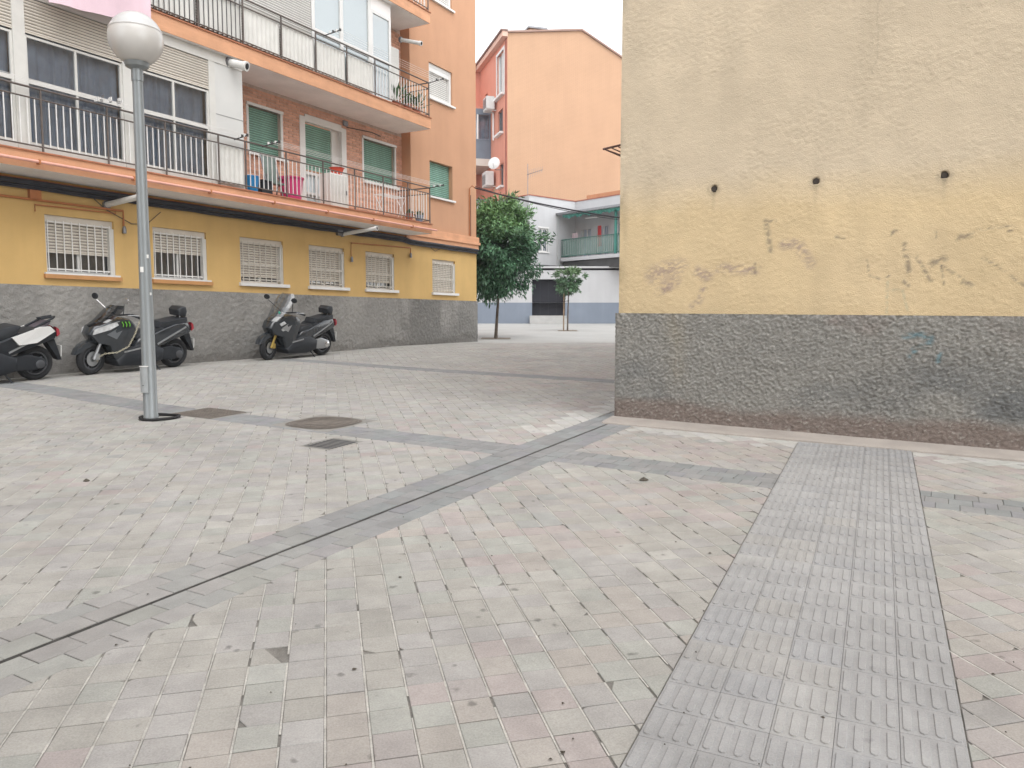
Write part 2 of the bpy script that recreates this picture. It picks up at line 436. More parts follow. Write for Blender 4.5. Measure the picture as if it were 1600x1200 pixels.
# tactile strip
m_tact = mat("tactile_tile", None, .8, .09, 7, bump=.0006, bscale=190, grain=.09, attr="tint", spec=.3, pos=True, streak=.10, streak2=(1.3, 1.3, 1.3), spots=.2)
def tactile_mesh(col):
    h = .0994; b = Bulk()
    b.add(*tile_verts([(-h, -h), (h, -h), (h, h), (-h, h)], .0, .02, 0, .0015), col)
    for k in range(4):
        cx = -.075+.05*k; w, l, z = .0160, .087, .0048; ring = []
        for sgn, a0 in ((1, 0), (-1, 180)):
            for t in (0, 45, 90, 135, 180):
                ring.append((cx+w*math.cos(R(t+a0)), sgn*(l-w)+w*math.sin(R(t+a0))))
        n = len(ring); v = [(x, y, 0) for x, y in ring]+[(cx+(x-cx)*.82, y*.98, z) for x, y in ring]
        f = [tuple(range(n, 2*n))]+[(j, (j+1) % n, n+(j+1) % n, n+j) for j in range(n)]
        b.add(v, f, np.array(col)*1.03)
    me = bpy.data.meshes.new("tactile_tile"); me.from_pydata(b.v, [], b.f); me.materials.append(m_tact); setcol(me, np.array(b.c)); return me
tm = [tactile_mesh(np.array((.302, .300, .300))*k+np.array(w)) for k, w in ((.96, (0, 0, 0)), (1, (0, 0, 0)), (1.03, (0, 0, 0)), (1.0, (.008, .004, -.004)), (1.04, (.008, .006, .0)), (.97, (.0, .002, .006)))]
ang = math.atan2(-(tact_xy(1, 0)[1]-tact_xy(0, 0)[1]), -(tact_xy(1, 0)[0]-tact_xy(0, 0)[0]))-R(90)
for r in range(36):
    for c in range(5):
        x, y = tact_xy(.1+.2*r, -.4+.2*c)
        if y < 1.2: continue
        k = rnd.choice([1, 1, 1, 2, 2, 0, 5] + ([3, 4] if c < 3 and r > 12 else []))
        o = put("tactile_tile", tm[k], pav)
        o.matrix_basis = Matrix.Translation((x, y, gzf(x, y)+.004+(rnd.random()-.5)*.0016)) @ Matrix.Rotation(math.atan(.037)+(rnd.random()-.5)*.005, 4, 'X') @ Matrix.Rotation((rnd.random()-.5)*.01, 4, 'Y') @ Matrix.Rotation(ang, 4, 'Z')

# ------------------------------------------------------------------ right-hand building: rough rendered gable wall
KX, KY = 1.19698, 8.91027
STROKES = [('dark', [(1.65,2.51),(1.71,2.2)], .052), ('dark', [(1.65,2.51),(1.75,2.51)], .026),
 ('pur', [(.44,1.99),(.59,2.05),(.73,2.08)], .11), ('pur', [(.59,1.88),(.7,1.91)], .07), ('pur', [(.5,1.8),(.62,1.84)], .05), ('pur', [(.95,2.01),(1.05,1.96)], .07), ('pur', [(1.16,2.04),(1.56,2.01)], .06),
 ('dark', [(1.55,2.08),(1.56,1.96)], .026), ('pur', [(1.01,1.83),(.97,1.69),(.89,1.64)], .04), ('pur', [(1.84,2.26),(1.97,2.27),(2.05,2.14),(2.1,2.06)], .06), ('dark', [(2.3,2.32),(2.41,2.3)], .026),
 ('dark', [(2.95,2.21),(3.,1.95)], .05), ('dark', [(2.96,1.86),(3.,1.82)], .033), ('dark', [(3.05,2.1),(3.19,1.86)], .033), ('dark', [(3.18,2.02),(3.29,2.06)], .06), ('dark', [(3.26,2.06),(3.3,1.82)], .019),
 ('dark', [(3.27,2.),(3.53,1.81)], .028), ('dark', [(3.45,1.84),(3.53,1.81)], .04), ('dark', [(3.39,2.23),(3.56,2.32),(3.76,2.34),(3.86,2.32),(3.79,2.29)], .026), ('dark', [(3.41,2.26),(3.5,2.27)], .045), ('dark', [(3.6,2.06),(3.73,1.97),(3.93,1.8)], .026),
 ('dark', [(2.63,2.08),(2.65,1.93),(2.78,1.87),(2.83,1.92)], .019), ('grn', [(2.82,1.86),(2.82,1.55)], .022), ('grn', [(2.81,1.77),(2.95,1.78),(3.01,1.55)], .022),
 ('blue', [(2.99,1.36),(3.13,1.38),(3.21,1.35),(3.2,1.29),(3.08,1.23),(3.05,1.17)], .055), ('blue', [(3.29,1.2),(3.28,1.12)], .04), ('dark', [(2.82,2.31),(2.87,2.35)], .033), ('dark', [(3.21,2.33),(3.22,2.26)], .016)]
SCOL = {'dark': (.13, .115, .11), 'pur': (.25, .18, .20), 'grn': (.30, .37, .30), 'blue': (.09, .22, .27)}
SAMT = {'dark': .62, 'pur': .60, 'grn': .35, 'blue': .6}
HOLES = [(1.1, 2.89), (2.13, 2.88), (3.26, 2.84)]
def seg_d(x, z, a, b):
    dx, dz = b[0]-a[0], b[1]-a[1]; t = np.clip(((x-a[0])*dx+(z-a[1])*dz)/(dx*dx+dz*dz+1e-9), 0, 1)
    return np.hypot(x-a[0]-t*dx, z-a[1]-t*dz)
def marks(col, x, z, relief):
    for k, (kind_, pts, w) in enumerate(STROKES):
        d = np.min([seg_d(x, z, a, b) for a, b in zip(pts[:-1], pts[1:])], axis=0)
        m = np.clip(1.3-d/(w*(1.0 if kind_ == 'pur' else .58)), 0, 1)
        spk = np.clip((fbm(x*26, z*60, 40+k, 3)-.36)*5, 0, 1)*(.5+.5*np.clip(relief*2.2, 0, 1))
        a = (m*spk*SAMT[kind_])[:, None]; col = col*(1-a)+np.array(SCOL[kind_])*a
    return col
def grid_mesh(name, xs, zs, yfun, colfun, m, parent, smooth=True):
    X, Z = np.meshgrid(xs, zs); x = X.ravel(); z = Z.ravel(); y, rel = yfun(x, z); nx = len(xs)
    idx = np.arange(len(x)).reshape(len(zs), nx)
    f = np.stack([idx[:-1, :-1], idx[:-1, 1:], idx[1:, 1:], idx[1:, :-1]], -1).reshape(-1, 4)
    me = bpy.data.meshes.new(name); nv, nf = len(x), len(f)
    me.vertices.add(nv); me.vertices.foreach_set("co", np.stack([x, y, z], -1).astype(np.float32).ravel())
    me.loops.add(nf*4); me.loops.foreach_set("vertex_index", f.astype(np.int32).ravel())
    me.polygons.add(nf); me.polygons.foreach_set("loop_start", np.arange(0, nf*4, 4, dtype=np.int32)); me.polygons.foreach_set("loop_total", np.full(nf, 4, np.int32))
    me.update(calc_edges=True); me.materials.append(m); setcol(me, colfun(x, z, rel))
    if smooth: me.polygons.foreach_set("use_smooth", np.ones(nf, bool))
    return put(name, me, parent)
m_rw = mat("rough_render", None, .92, .06, 3, bump=.0065, bscale=95, grain=.05, attr="tint", spec=.15)
m_rp = mat("rough_plinth", None, .92, .12, 16, bump=.006, bscale=70, grain=.14, attr="tint", spec=.15)
rb = thing("corner_building", "tall corner building with rough beige wall, faded graffiti and pebbly grey plinth", "building", (KX, KY, 0), -A)
def wy(x, z):
    wob = fbm(x*1.2, z*1.2, 61)*.010
    b = bumps(x*27+fbm(x*12, z*12, 2)*1.8, z*46+fbm(x*12, z*12, 5)*1.8, 3)*np.clip(fbm(x*2.6, z*2.6, 12)*2.8-.6, .2, 1.2)
    f = fbm(x*34, z*60, 21, 3)
    y = .03-wob-.0052*b-.0035*f
    for hx, hz in HOLES:
        d = np.hypot(x-hx, z-hz); y = np.where(d < .030, .13, y)
    return y, b*.7+f*.3
def wcol(x, z, rel):
    up = np.array(srgb(209, 194, 168, .86))*np.array((1.06, 1.07, 1.14)); ye = np.array(srgb(219, 195, 138, .86))*np.array((1.0, 1.02, 1.22))
    t = np.clip((z-(2.86-.015*x)+.16*(fbm(x*2.2, z*2.2, 31)-.5))/.42+.5, 0, 1)[:, None]
    up = up*np.array((1.02, 1.01, .975)); ye = ye*.66*np.array((1.04, 1.01, 1.0))+up*.35; c = ye*(1-t)+up*t
    p = fbm(x*1.1, z*.8, 77, 4)[:, None]; c = c*(.90+.2*p)
    scar = np.clip((fbm(x*.7+3, z*.9, 91)-.5)*4, 0, 1)[:, None]*(1-t)*np.clip(1-(z-1.5)/1.1, 0, 1)[:, None]
    c = c*(1-.28*scar)+np.array((.42, .35, .28))*.28*scar
    dr_ = np.clip((fbm(x*5.5, z*.35, 83, 4)-.50)*4, 0, 1)*np.clip(fbm(x*.8, z*.7, 85)*2-.6, 0, 1); c = c*(1-.06*dr_[:, None])
    pt_ = np.clip((fbm(x*.45+7, z*.5, 87)-.52)*9, 0, 1)[:, None]; c = c*(1+.035*pt_)
    ck = np.clip(1-np.abs(x-2.62-.35*(fbm(z*1.3, z*0+3, 88)-.5)-.06*(fbm(z*9, z*0, 89)-.5))/.010, 0, 1)*np.clip((z-3.1)*3, 0, 1)*np.clip((fbm(z*3, x*0, 90)-.35)*4, 0, 1); c = c*(1-.18*ck[:, None])
    c = marks(c, x, z, rel)
    e = np.clip(1-(x-.03)/.12, 0, 1)[:, None]*np.clip((fbm(x*9, z*3, 15)-.45)*4, 0, 1)[:, None]; c = c*(1-.3*e)
    for hx, hz in HOLES:
        d = np.hypot(x-hx, z-hz+.01); a = (np.clip(1-(d-.03)/.06, 0, 1)*fbm(x*30, z*30, 4))[:, None]*.8; c = c*(1-a)+np.array((.16, .13, .10))*a
        s_ = (np.clip(1-abs(x-hx)/.03, 0, 1)*np.clip((hz-z)/.02, 0, 1)*np.clip(1-(hz-z)/.3, 0, 1)*.25)[:, None]; c = c*(1-s_)
    return c
xs = np.concatenate([np.arange(.03, 4.8, .0135), np.arange(4.8, 14.03, .045)])
zs = np.concatenate([np.arange(1.50, 5.35, .0135), np.arange(5.35, 11.05, .06)])
grid_mesh("wall", xs, zs, wy, wcol, m_rw, rb)
def py(x, z):
    b = bumps(x*36+fbm(x*9, z*9, 2)*1.3, z*52+fbm(x*9, z*9, 5)*1.3, 7); b2 = bumps(x*62, z*80, 11)
    amp = .55+.9*fbm(x*2.5, z*2.5, 4); low = np.clip((.62-z)/.1, 0, 1)
    amp = amp*(1-.35*low)
    return -.002-.019*b*amp-.009*b2-fbm(x, z, 9)*.008, b*.6+b2*.4
def pcol(x, z, rel):
    g1 = np.array((.262, .256, .238)); g2 = np.array((.165, .170, .170)); br = np.array((.205, .170, .152)); be = np.array((.30, .275, .225))
    a = np.clip((fbm(x*.9, z*1.6, 51)-.36)*4, 0, 1)[:, None]
    hb = np.clip((1.35-z)/.55, 0, 1)[:, None]*np.clip((z-.5)/.12, 0, 1)[:, None]
    c = g1*(1-a*hb)+g2*a*hb
    s_ = np.clip(1-abs(x-.72)/.22, 0, 1)*np.clip((fbm(x*5, z*2, 33)-.3)*3, 0, 1)*np.clip((z-.6)/.3, 0, 1); s_ = (s_*.7)[:, None]; c = c*(1-s_)+be*s_
    low = np.clip((.62-.012*x+.16*(fbm(x*2.5, z*4, 71)-.5)-z)/.10, 0, 1)[:, None]; c = c*(1-low)+br*low
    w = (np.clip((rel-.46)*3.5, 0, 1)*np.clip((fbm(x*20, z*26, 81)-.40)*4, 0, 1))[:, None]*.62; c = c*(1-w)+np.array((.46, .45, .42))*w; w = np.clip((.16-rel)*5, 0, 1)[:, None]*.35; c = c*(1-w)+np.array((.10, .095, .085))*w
    c = marks(c, x, z, rel)
    pk = (np.clip((fbm(x*1.5, z*2, 14)-.6)*5, 0, 1)*np.clip((z-1.2)/.2, 0, 1)*.3)[:, None]; c = c*(1-pk)+np.array((.30, .21, .19))*pk
    return c
xs = np.concatenate([np.arange(0, 4.8, .0115), np.arange(4.8, 14.03, .035)]); zs = np.concatenate([np.arange(.0, 1.565, .0115), [1.565]])
po = grid_mesh("plinth", xs, zs, lambda x, z: py(x, z), pcol, m_rp, rb)
co_ = np.empty(len(po.data.vertices)*3, np.float32); po.data.vertices.foreach_get("co", co_); co_ = co_.reshape(-1, 3)
k = co_[:, 2]/1.565; co_[:, 2] -= k*.011*co_[:, 0]                                  # the plinth's top edge drops a little to the right
e = np.clip(1-co_[:, 0]/.03, 0, 1); co_[:, 1] += e*.012
po.data.vertices.foreach_set("co", co_.ravel()); po.data.update()
g = MB(); g.quad((0, -.004, 1.566), (14, -.004, 1.41), (14, .05, 1.41), (0, .05, 1.566)); g.build("plinth_cap", mat("plinth_cap", (.30, .28, .25), .9, .2, 20), rb)
# flank along the alley, back and roof
g = MB(); g.quad((.033, 14, 1.5), (.033, .028, 1.5), (.033, .028, 11), (.033, 14, 11)); g.quad((14, 14, 0), (.03, 14, 0), (.03, 14, 11), (14, 14, 11)); g.quad((14, 0, 0), (14, 14, 0), (14, 14, 11), (14, 0, 11))
g.build("flank_wall", mat("flank_render", srgb(209, 194, 168, .8), .9, .1, 3, bump=.006, bscale=40), rb)
g = MB(); g.box(0, .034, .012, 14, 0, 1.56); g.build("flank_plinth", mat("flank_plinth", (.22, .22, .21), .9, .2, 20, bump=.01, bscale=60), rb)
g = MB(); g.box(-.25, 14.25, -.25, 14.25, 11, 11.2); g.build("roof", mat("roof_edge", (.30, .16, .11)), rb)
for hx, hz in HOLES:
    g = MB(); g.lathe([(.030, .004), (.032, .014), (.025, .014), (.023, .10), (.0, .10)], (hx, .024, hz), 'y', 14)
    g.build("weep_hole", mat("weep_hole", (.06, .05, .042), .9, .3, 30), rb, True)
# sloping concrete fillet along the wall foot
g = MB(); rs = []
for x in np.arange(-.02, 14.2, .35):
    wx, wyy = KX+x*NN[0], KY+x*NN[1]
    h = lambda d: gzf(wx-d*E1[0], wyy-d*E1[1])
    j = (rnd.random()-.5)*.012
    rs.append([(x, .02, h(0)-.05), (x, -.345+j, h(.34)-.03), (x, -.335+j, h(.33)+.014), (x, -.30+j, h(.30)+.024), (x, -.012, h(0)+.040), (x, .02, h(0)+.040)])
g.rings(rs); g.build("skirting", mat("skirting_concrete", (.36, .325, .295), .9, .12, 3, bump=.003, bscale=60, grain=.08), rb)
# folding clothes frame on the flank
g = MB()
cl = thing("clothes_dryer", "folding brown clothes dryer sticking out past the corner of the beige wall", "clothes dryer", (KX, KY, 0), -A)
g = MB(); g.tube([(.03, .15, 3.50), (-.24, .15, 3.47)], .013); g.build("arm", mat("brown_metal", (.13, .07, .055), .5), cl)
g = MB(); g.tube([(.03, .9, 3.52), (-.30, .9, 3.50)], .013); g.build("arm", MATS["brown_metal"], cl)
for x in (-.22, -.12, -.03):
    g = MB(); g.tube([(x, .11, 3.465), (x, .95, 3.485)], .007); g.build("wire", MATS["brown_metal"], cl)
g = MB(); g.tube([(-.20, .15, 3.46), (.03, .15, 3.36)], .008); g.build("brace", MATS["brown_metal"], cl)

# ------------------------------------------------------------------ left-hand apartment block (local x = s along the facade, -y = towards the street)
m_yel = mat("yellow_render", srgb(226, 189, 126, .77), .9, .06, 1.2, bump=.003, bscale=70, streak=.05, spec=.2)
m_ora = mat("orange_render", srgb(222, 172, 138, .70), .9, .05, 1.0, bump=.003, bscale=70, streak=.04, spec=.2)
m_fas = mat("orange_fascia", srgb(222, 168, 132, .86), .9, .10, 2.5, bump=.004, bscale=40, streak=.08, streak2=(1, 1, 9))
m_pl = mat("grey_rough_plinth", (.25, .245, .235), .95, .16, 2.2, bump=.012, bscale=34, grain=.22, streak=.14, streak2=(.9, .9, .35))
m_sof = mat("soffit_plaster", (.86, .83, .81), .9, .08, 1.5)
m_wht = mat("white_paint", (.70, .695, .68), .5, .05, 3)
m_alu = mat("white_aluminium", (.62, .61, .58), .4, .06, 3)
m_slat = mat("cream_slat", (.62, .575, .51), .6, .07, 4)
m_wslat = mat("white_slat", (.70, .69, .66), .6, .05, 4)
m_green = mat("green_slat", (.23, .40, .325), .7, .14, 3)
m_blk = mat("black_iron", (.06, .058, .057), .55, .2, 10)
m_bal = mat("white_bar", (.74, .73, .715), .5, .08, 5)
m_rail = mat("brown_iron", (.125, .105, .095), .6, .2, 8)
m_brick = mat("brick_face", None, .9, .12, 9, bump=.002, bscale=120, attr="tint", spec=.2)
m_mort = mat("brick_mortar", (.56, .45, .39), .95, .15, 12)
m_pipe = mat("salmon_pipe", srgb(236, 178, 162, .85), .5, .08, 4)
m_opipe = mat("orange_pipe", srgb(196, 128, 84, .8), .6, .1, 6)
m_cab = mat("black_cable", (.045, .046, .055), .6, .2, 6)
m_gdark = glass("dark_window_glass", (.03, .034, .042), .13, .82)
m_gpale = glass("sky_tint_glass", (.55, .64, .66), .22, .45)  # pale diffuse tint paints the sky's reflection into the panes
m_curt = mat("grey_curtain", (.37, .42, .51), .9, .18, 3)
m_wcurt = mat("white_curtain", (.62, .68, .70), .9, .08, 3)
m_dark = mat("dark_room", (.03, .03, .032), .9, .2, 3)
m_corr = mat("white_corrugated", (.64, .63, .60), .5, .07, 3)

ab = thing("apartment_building", "long apartment block in yellow and orange render with two glazed balconies and a grey plinth", "apartment building", (FB[0], FB[1], 0), R(60.5))
S0, S1 = -16.0, 10.62
def wall_holes(x0, x1, z0, z1, y, ops, depth):
    """flat front with openings and their reveals; ops = (x0,x1,z0,z1)"""
    g = MB(); xs = sorted({x0, x1, *[o[0] for o in ops], *[o[1] for o in ops]}); zs = sorted({z0, z1, *[o[2] for o in ops], *[o[3] for o in ops]})
    for a, b in zip(xs[:-1], xs[1:]):
        for c, d in zip(zs[:-1], zs[1:]):
            mx, mz = (a+b)/2, (c+d)/2
            if any(o[0] < mx < o[1] and o[2] < mz < o[3] for o in ops): continue
            g.quad((a, y, c), (b, y, c), (b, y, d), (a, y, d))
    for a, b, c, d in ops:
        Y = y+depth
        g.quad((a, y, c), (a, Y, c), (b, Y, c), (b, y, c)); g.quad((a, Y, d), (a, y, d), (b, y, d), (b, Y, d))
        g.quad((a, Y, c), (a, y, c), (a, y, d), (a, Y, d)); g.quad((b, y, c), (b, Y, c), (b, Y, d), (b, y, d))
    return g
GW = [(-4.9, -3.62), (-2.74, -1.53), (-.76, .44), (1.28, 2.49), (3.29, 4.5), (5.30, 6.47), (8.23, 9.41)]
GZ0, GZ1 = 2.27, 3.22
wall_holes(S0, S1, 2.0, 4.0, 0, [(a, b, GZ0, GZ1) for a, b in GW], .16).build("ground_floor_wall", m_yel, ab)
def lpy(x, z):
    b = bumps(x*13+fbm(x*5, z*5, 2), z*19+fbm(x*5, z*5, 5), 17); return -.02-.026*b*(.5+.8*fbm(x*1.5, z*1.5, 3))-.008*fbm(x*1.1, z*1.1, 6), b
def lpc(x, z, rel):
    c = np.array((.262, .255, .242))*np.ones((len(x), 1))
    a = np.clip((fbm(x*.35, z*.5, 41)-.42)*4, 0, 1)[:, None]; c = c*(1-.30*a)
    l_ = (np.clip((fbm(x*1.6, z*.45, 43)-.52)*5, 0, 1)*np.clip((z-.9)/.5, 0, 1))[:, None]; c = c*(1-.5*l_)+np.array((.36, .35, .33))*.5*l_
    d_ = np.clip((.88+.5*(fbm(x*.8, z*2, 47)-.5)-z+.012*np.clip(x, 0, 20))/.16, 0, 1)[:, None]; c = c*(1-.42*d_)+np.array((.115, .105, .095))*.42*d_
    w = (np.clip((rel-.5)*3, 0, 1)*np.clip((fbm(x*14, z*18, 49)-.45)*4, 0, 1))[:, None]*.35; return c*(1-w)+np.array((.40, .39, .36))*w
grid_mesh("plinth", np.concatenate([np.arange(S0, -5, .4), np.arange(-5, S1+.02, .028)]), np.concatenate([np.arange(.1, 2.04, .028), [2.052]]), lpy, lpc, mat("left_plinth", None, .92, .08, 6, bump=.016, bscale=40, grain=.22, attr="tint", spec=.15), ab)
g = MB(); g.box(S0, S1+.025, -.02, .05, 2.03, 2.05); g.box(S1-.05, S1+.03, -.02, 9, -.2, 2.052); g.build("plinth_core", m_pl, ab)
# gable end that faces the small square, and the roof
g = MB(); g.quad((S1, 0, 2.0), (S1, 9, 2.0), (S1, 9, 12.4), (S1, 0, 12.4)); g.build("end_wall", m_ora, ab)
g = MB(); g.box(S0, S1+.25, -.3, 9.2, 12.4, 12.6); g.build("roof", mat("roof_tile", (.30, .15, .10), .9, .2, 5), ab)
BR = 7.25
UW = [(8.14, 9.30, 5.0, 6.0), (8.14, 9.32, 7.74, 8.72), (8.14, 9.32, 10.48, 11.4)]
g = wall_holes(BR, S1, 4.0, 12.4, 0, UW, .2); g.quad((BR, .31, 4.0), (BR, 0, 4.0), (BR, 0, 12.4), (BR, .31, 12.4)); g.build("orange_wall", m_ora, ab)
g = MB(); g.box(6.95, S1+.05, -.06, .001, 3.62, 3.80); g.box(7.11, S1+.09, -.10, .002, 3.80, 3.88); g.box(7.11, S1+.06, -.07, .002, 3.88, 4.04); g.box(S1-.02, S1+.06, .003, 9, 3.62, 3.98)
g.build("cornice", m_fas, ab)

# a window: frame, sill, bars, slats as children; shared slat meshes
def slats(win, x0, x1, z0, z1, y, m, pitch=.047, name="shutter_slat", th=.012):
    h = pitch*.80; w = (x1-x0); g = MB()
    g.add([(0, 0, 0), (w, 0, 0), (w, -th, h*.35), (w, -th, h*.8), (w, 0, h), (0, 0, h), (0, -th, h*.8), (0, -th, h*.35)], [(0, 1, 2, 7), (7, 2, 3, 6), (6, 3, 4, 5)])
    me = g.mesh(name, m); n = int((z1-z0)/pitch)
    for k in range(n): put(name, me, win, (x0, y+(rnd.random()-.5)*.002, z1-(k+1)*pitch))
    g = MB(); g.box(x0, x1, y+.001, y+.006, z1-n*pitch, z1); g.build("slat_backing", mat(m.name+"_gap", tuple(c*.22 for c in m.node_tree.nodes["RGB"].outputs[0].default_value[:3]), .8), win)
    g = MB(); g.box(x0, x1, y-.016, y+.004, z1-n*pitch-.02, z1-n*pitch); g.build("bottom_rail", m, win)
def frame_mb(x0, x1, z0, z1, y, w=.045, d=.05, mull=(), rails=()):
    g = MB(); g.box(x0, x0+w, y, y+d, z0, z1); g.box(x1-w, x1, y, y+d, z0, z1); g.box(x0+w, x1-w, y+.002, y+d, z0, z0+w); g.box(x0+w, x1-w, y+.002, y+d, z1-w, z1)
    for m in mull: g.box(m-w/2, m+w/2, y+.003, y+d-.002, z0+w, z1-w)
    for r in rails: g.box(x0+w, x1-w, y+.004, y+d-.003, r-w/2, r+w/2)
    return g
def pane(win, x0, x1, z0, z1, y, m): g = MB(); g.quad((x0, y, z0), (x1, y, z0), (x1, y, z1), (x0, y, z1)); return g.build("pane", m, win)
def folds(x0, x1, z0, z1, y, m, name, parent, amp=.03, pitch=.10):
    n = max(4, int((x1-x0)/pitch*4)); g = MB(); xs = [x0+(x1-x0)*k/n for k in range(n+1)]
    ys = [y+amp*math.sin(k*1.57+math.sin(k*.37)*1.2)*(.6+.4*math.sin(k*.9)) for k in range(n+1)]
    for k in range(n): g.quad((xs[k], ys[k], z0), (xs[k+1], ys[k+1], z0), (xs[k+1], ys[k+1], z1), (xs[k], ys[k], z1))
    return g.build(name, m, parent, True)
drop = [2.5, 2.60, 2.76, 2.37, 2.37, 2.45, 2.31]
for i, (a, b) in enumerate(GW):
    w = put("window", None, ab)
    g = MB(); g.box(a, b, .155, .16, GZ0, GZ1); g.build("dark_room", mat("grey_room", (.15, .14, .13), .9, .3, 3), w)
    frame_mb(a, b, GZ0, GZ1-.10, .10, .04, .05, ((a+b)/2,)).build("frame", m_wht, w)
    pane(w, a+.05, b-.05, GZ0+.05, GZ1-.15, .13, m_gdark)
    g = MB(); g.box(a, b, .05, .15, GZ1-.13, GZ1); g.build("shutter_box", m_slat, w)
    slats(w, a+.04, b-.04, drop[i], GZ1-.13, .085, m_slat, .052)
    for p, q in ((b-.085, b), (a, a+.02)):
        g = MB(); g.box(p, q, .012, .10, GZ0, GZ1-.131); g.build("jamb", m_alu, w)
    if i < 3:
        g = MB(); g.box(a-.05, b+.06, -.05, .12, GZ0-.03, GZ0); g.build("sill_slab", m_wht, w)
        g = MB(); g.box(a-.06, b+.09, -.06, .01, GZ0-.10, GZ0-.031); g.build("sill", mat("sill_ochre", srgb(214, 160, 108, .75), .9, .1, 4), w)
    else:
        g = MB(); g.box(a-.05, b+.13, -.06, .12, GZ0-.075, GZ0-.005); g.build("sill", m_wht, w)
    # grille
    m_gr = m_bal if i < 3 else mat("beige_bar", (.56, .53, .48), .5, .08, 5)
    nb = 9 if i < 3 else 8; g = MB(); g.box(0, .014, -.007, .007, 0, GZ1-GZ0-.1); me = g.mesh("bar", m_gr)
    yb = .02 if i < 3 else -.03
    for k in range(nb): put("bar", me, w, (a+.04+(b-a-.12)*k/(nb-1), yb, GZ0+.02))
    for z in ((GZ0+.05, GZ1-.12) if i < 3 else (GZ0+.06, GZ0+.38, GZ1-.12)):
        g = MB(); g.box(a+.02, b-.04, yb+.007, yb+.014, z, z+.022); g.build("grille_rail", m_gr, w)
for i, (a, b, c, d) in enumerate(UW):
    w = put("window", None, ab)
    if i == 0:
        slats(w, a, b, c, d, .14, m_green, .055)
    else:
        slats(w, a+.08, b-.08, c+.03, d-.14, .13, m_wslat, .055)
        frame_mb(a, b, c, d, .05, .09, .09).build("frame", m_wht, w)
        g = MB(); g.box(a+.09, b-.09, .06, .13, d-.22, d-.09); g.build("shutter_box", m_wht, w)
    g = MB(); g.box(a, b, .195, .2, c, d); g.build("dark_room", m_dark, w)
    g = MB(); g.box(a-.06, b+.08, -.07, .15, c-.05, c); g.build("sill", m_wht, w)

# recessed brick wall behind the balconies
YB = .30
DA, DD, DB = (1.88, 2.80, 5.12, 6.10), (3.45, 4.90, 4.10, 6.22), (5.64, 6.92, 5.08, 6.14)
ops1 = [DA, DD, DB]
wall_holes(S0, BR, 4.0, 12.4, YB+.012, ops1, .2).build("brick_backing", m_mort, ab)
g = MB(); cols = []
for (x0, x1, z0, z1) in ((.86, 7.245, 4.05, 6.53), (5.5, 7.245, 6.85, 9.25)):
    zz = z0; r = 0
    while zz < z1-.05:
        x = x0-(.13 if r % 2 else 0)
        while x < x1:
            xa, xb = max(x, x0), min(x+.245, x1); x += .257
            if xb-xa < .03: continue
            pieces = [(xa, xb)]
            for (a, b, c, d) in (ops1 if z0 < 6 else []):
                if c-.055 < zz < d:
                    np_ = []
                    for pa, pb in pieces:
                        if pb <= a-.06 or pa >= b+.06: np_.append((pa, pb)); continue
                        if pa < a-.06: np_.append((pa, a-.06))
                        if pb > b+.06: np_.append((b+.06, pb))
                    pieces = np_
            for pa, pb in pieces:
                y = YB-.001-rnd.random()*.003
                g.add([(pa, y, zz), (pb, y, zz), (pb, y, zz+.051), (pa, y, zz+.051), (pa, YB+.013, zz), (pb, YB+.013, zz), (pb, YB+.013, zz+.051), (pa, YB+.013, zz+.051)], [(0, 1, 2, 3), (3, 2, 6, 7), (4, 5, 1, 0), (0, 3, 7, 4), (1, 5, 6, 2)])
                c = np.array(srgb(212, 166, 144, .98))*(1+.30*(rnd.random()-.5)); cols += [c]*8
        zz += .0625; r += 1
me = g.mesh("brick_courses", m_brick); setcol(me, np.array(cols)); kind(put("brick_courses", me, ab), "stuff")
for k, (a, b, c, d) in enumerate((DA, DB)):
    w = put("window", None, ab)
    g = MB(); g.box(a-.06, b+.06, YB-.04, YB+.06, d, d+.06); g.box(b, b+.06, YB-.01, YB+.06, c, d); g.box(a-.06, a, YB-.01, YB+.06, c, d); g.build("surround", m_wht, w)
    slats(w, a, b, c+.02, d, YB+.10, m_green, .05)
    g = MB(); g.box(a-.05, b+.12, YB-.08, YB+.15, c-.07, c-.002); g.build("sill", m_wht, w)
w = put("balcony_door", None, ab); a, b, c, d = DD
g = MB(); g.box(a-.07, a+.10, YB-.02, YB+.10, c, d); g.box(b-.10, b+.07, YB-.02, YB+.10, c, d); g.box(a+.10, b-.10, YB-.02, YB+.10, d-.10, d+.06); g.build("surround", m_wht, w)
slats(w, a+.10, b-.34, 5.03, d-.11, YB+.14, m_green, .052)
frame_mb(a+.10, b-.34, c, 5.0, YB+.12, .06, .05, (a+.60,), (4.5,)).build("frame", m_wht, w)
folds(a+.12, b-.36, c+.05, 4.98, YB+.18, m_wcurt, "curtain", w)
g = MB(); g.box(b-.34, b-.10, YB+.09, YB+.19, c, d-.10); g.build("jamb", m_wht, w)

# balcony slabs
for k, (z0, z1) in enumerate(((3.78, 4.03), (6.54, 6.82), (9.26, 9.53), (11.9, 12.1))):
    sl_ = put("balcony_slab", None, ab)
    g = MB(); g.box(S0, 7.10, -.80, YB+.01, z0+.004, z1); g.build("fascia", m_fas, sl_)
    g = MB(); g.box(S0, 7.08, -.785, YB, z0, z0+.0035); g.build("soffit", m_sof, sl_)
    g = MB(); g.box(S0, 7.12, -.825, -.70, z1, z1+.022); g.build("edge_tile", mat("edge_tile", srgb(190, 128, 98, .8), .8, .15, 6), sl_)
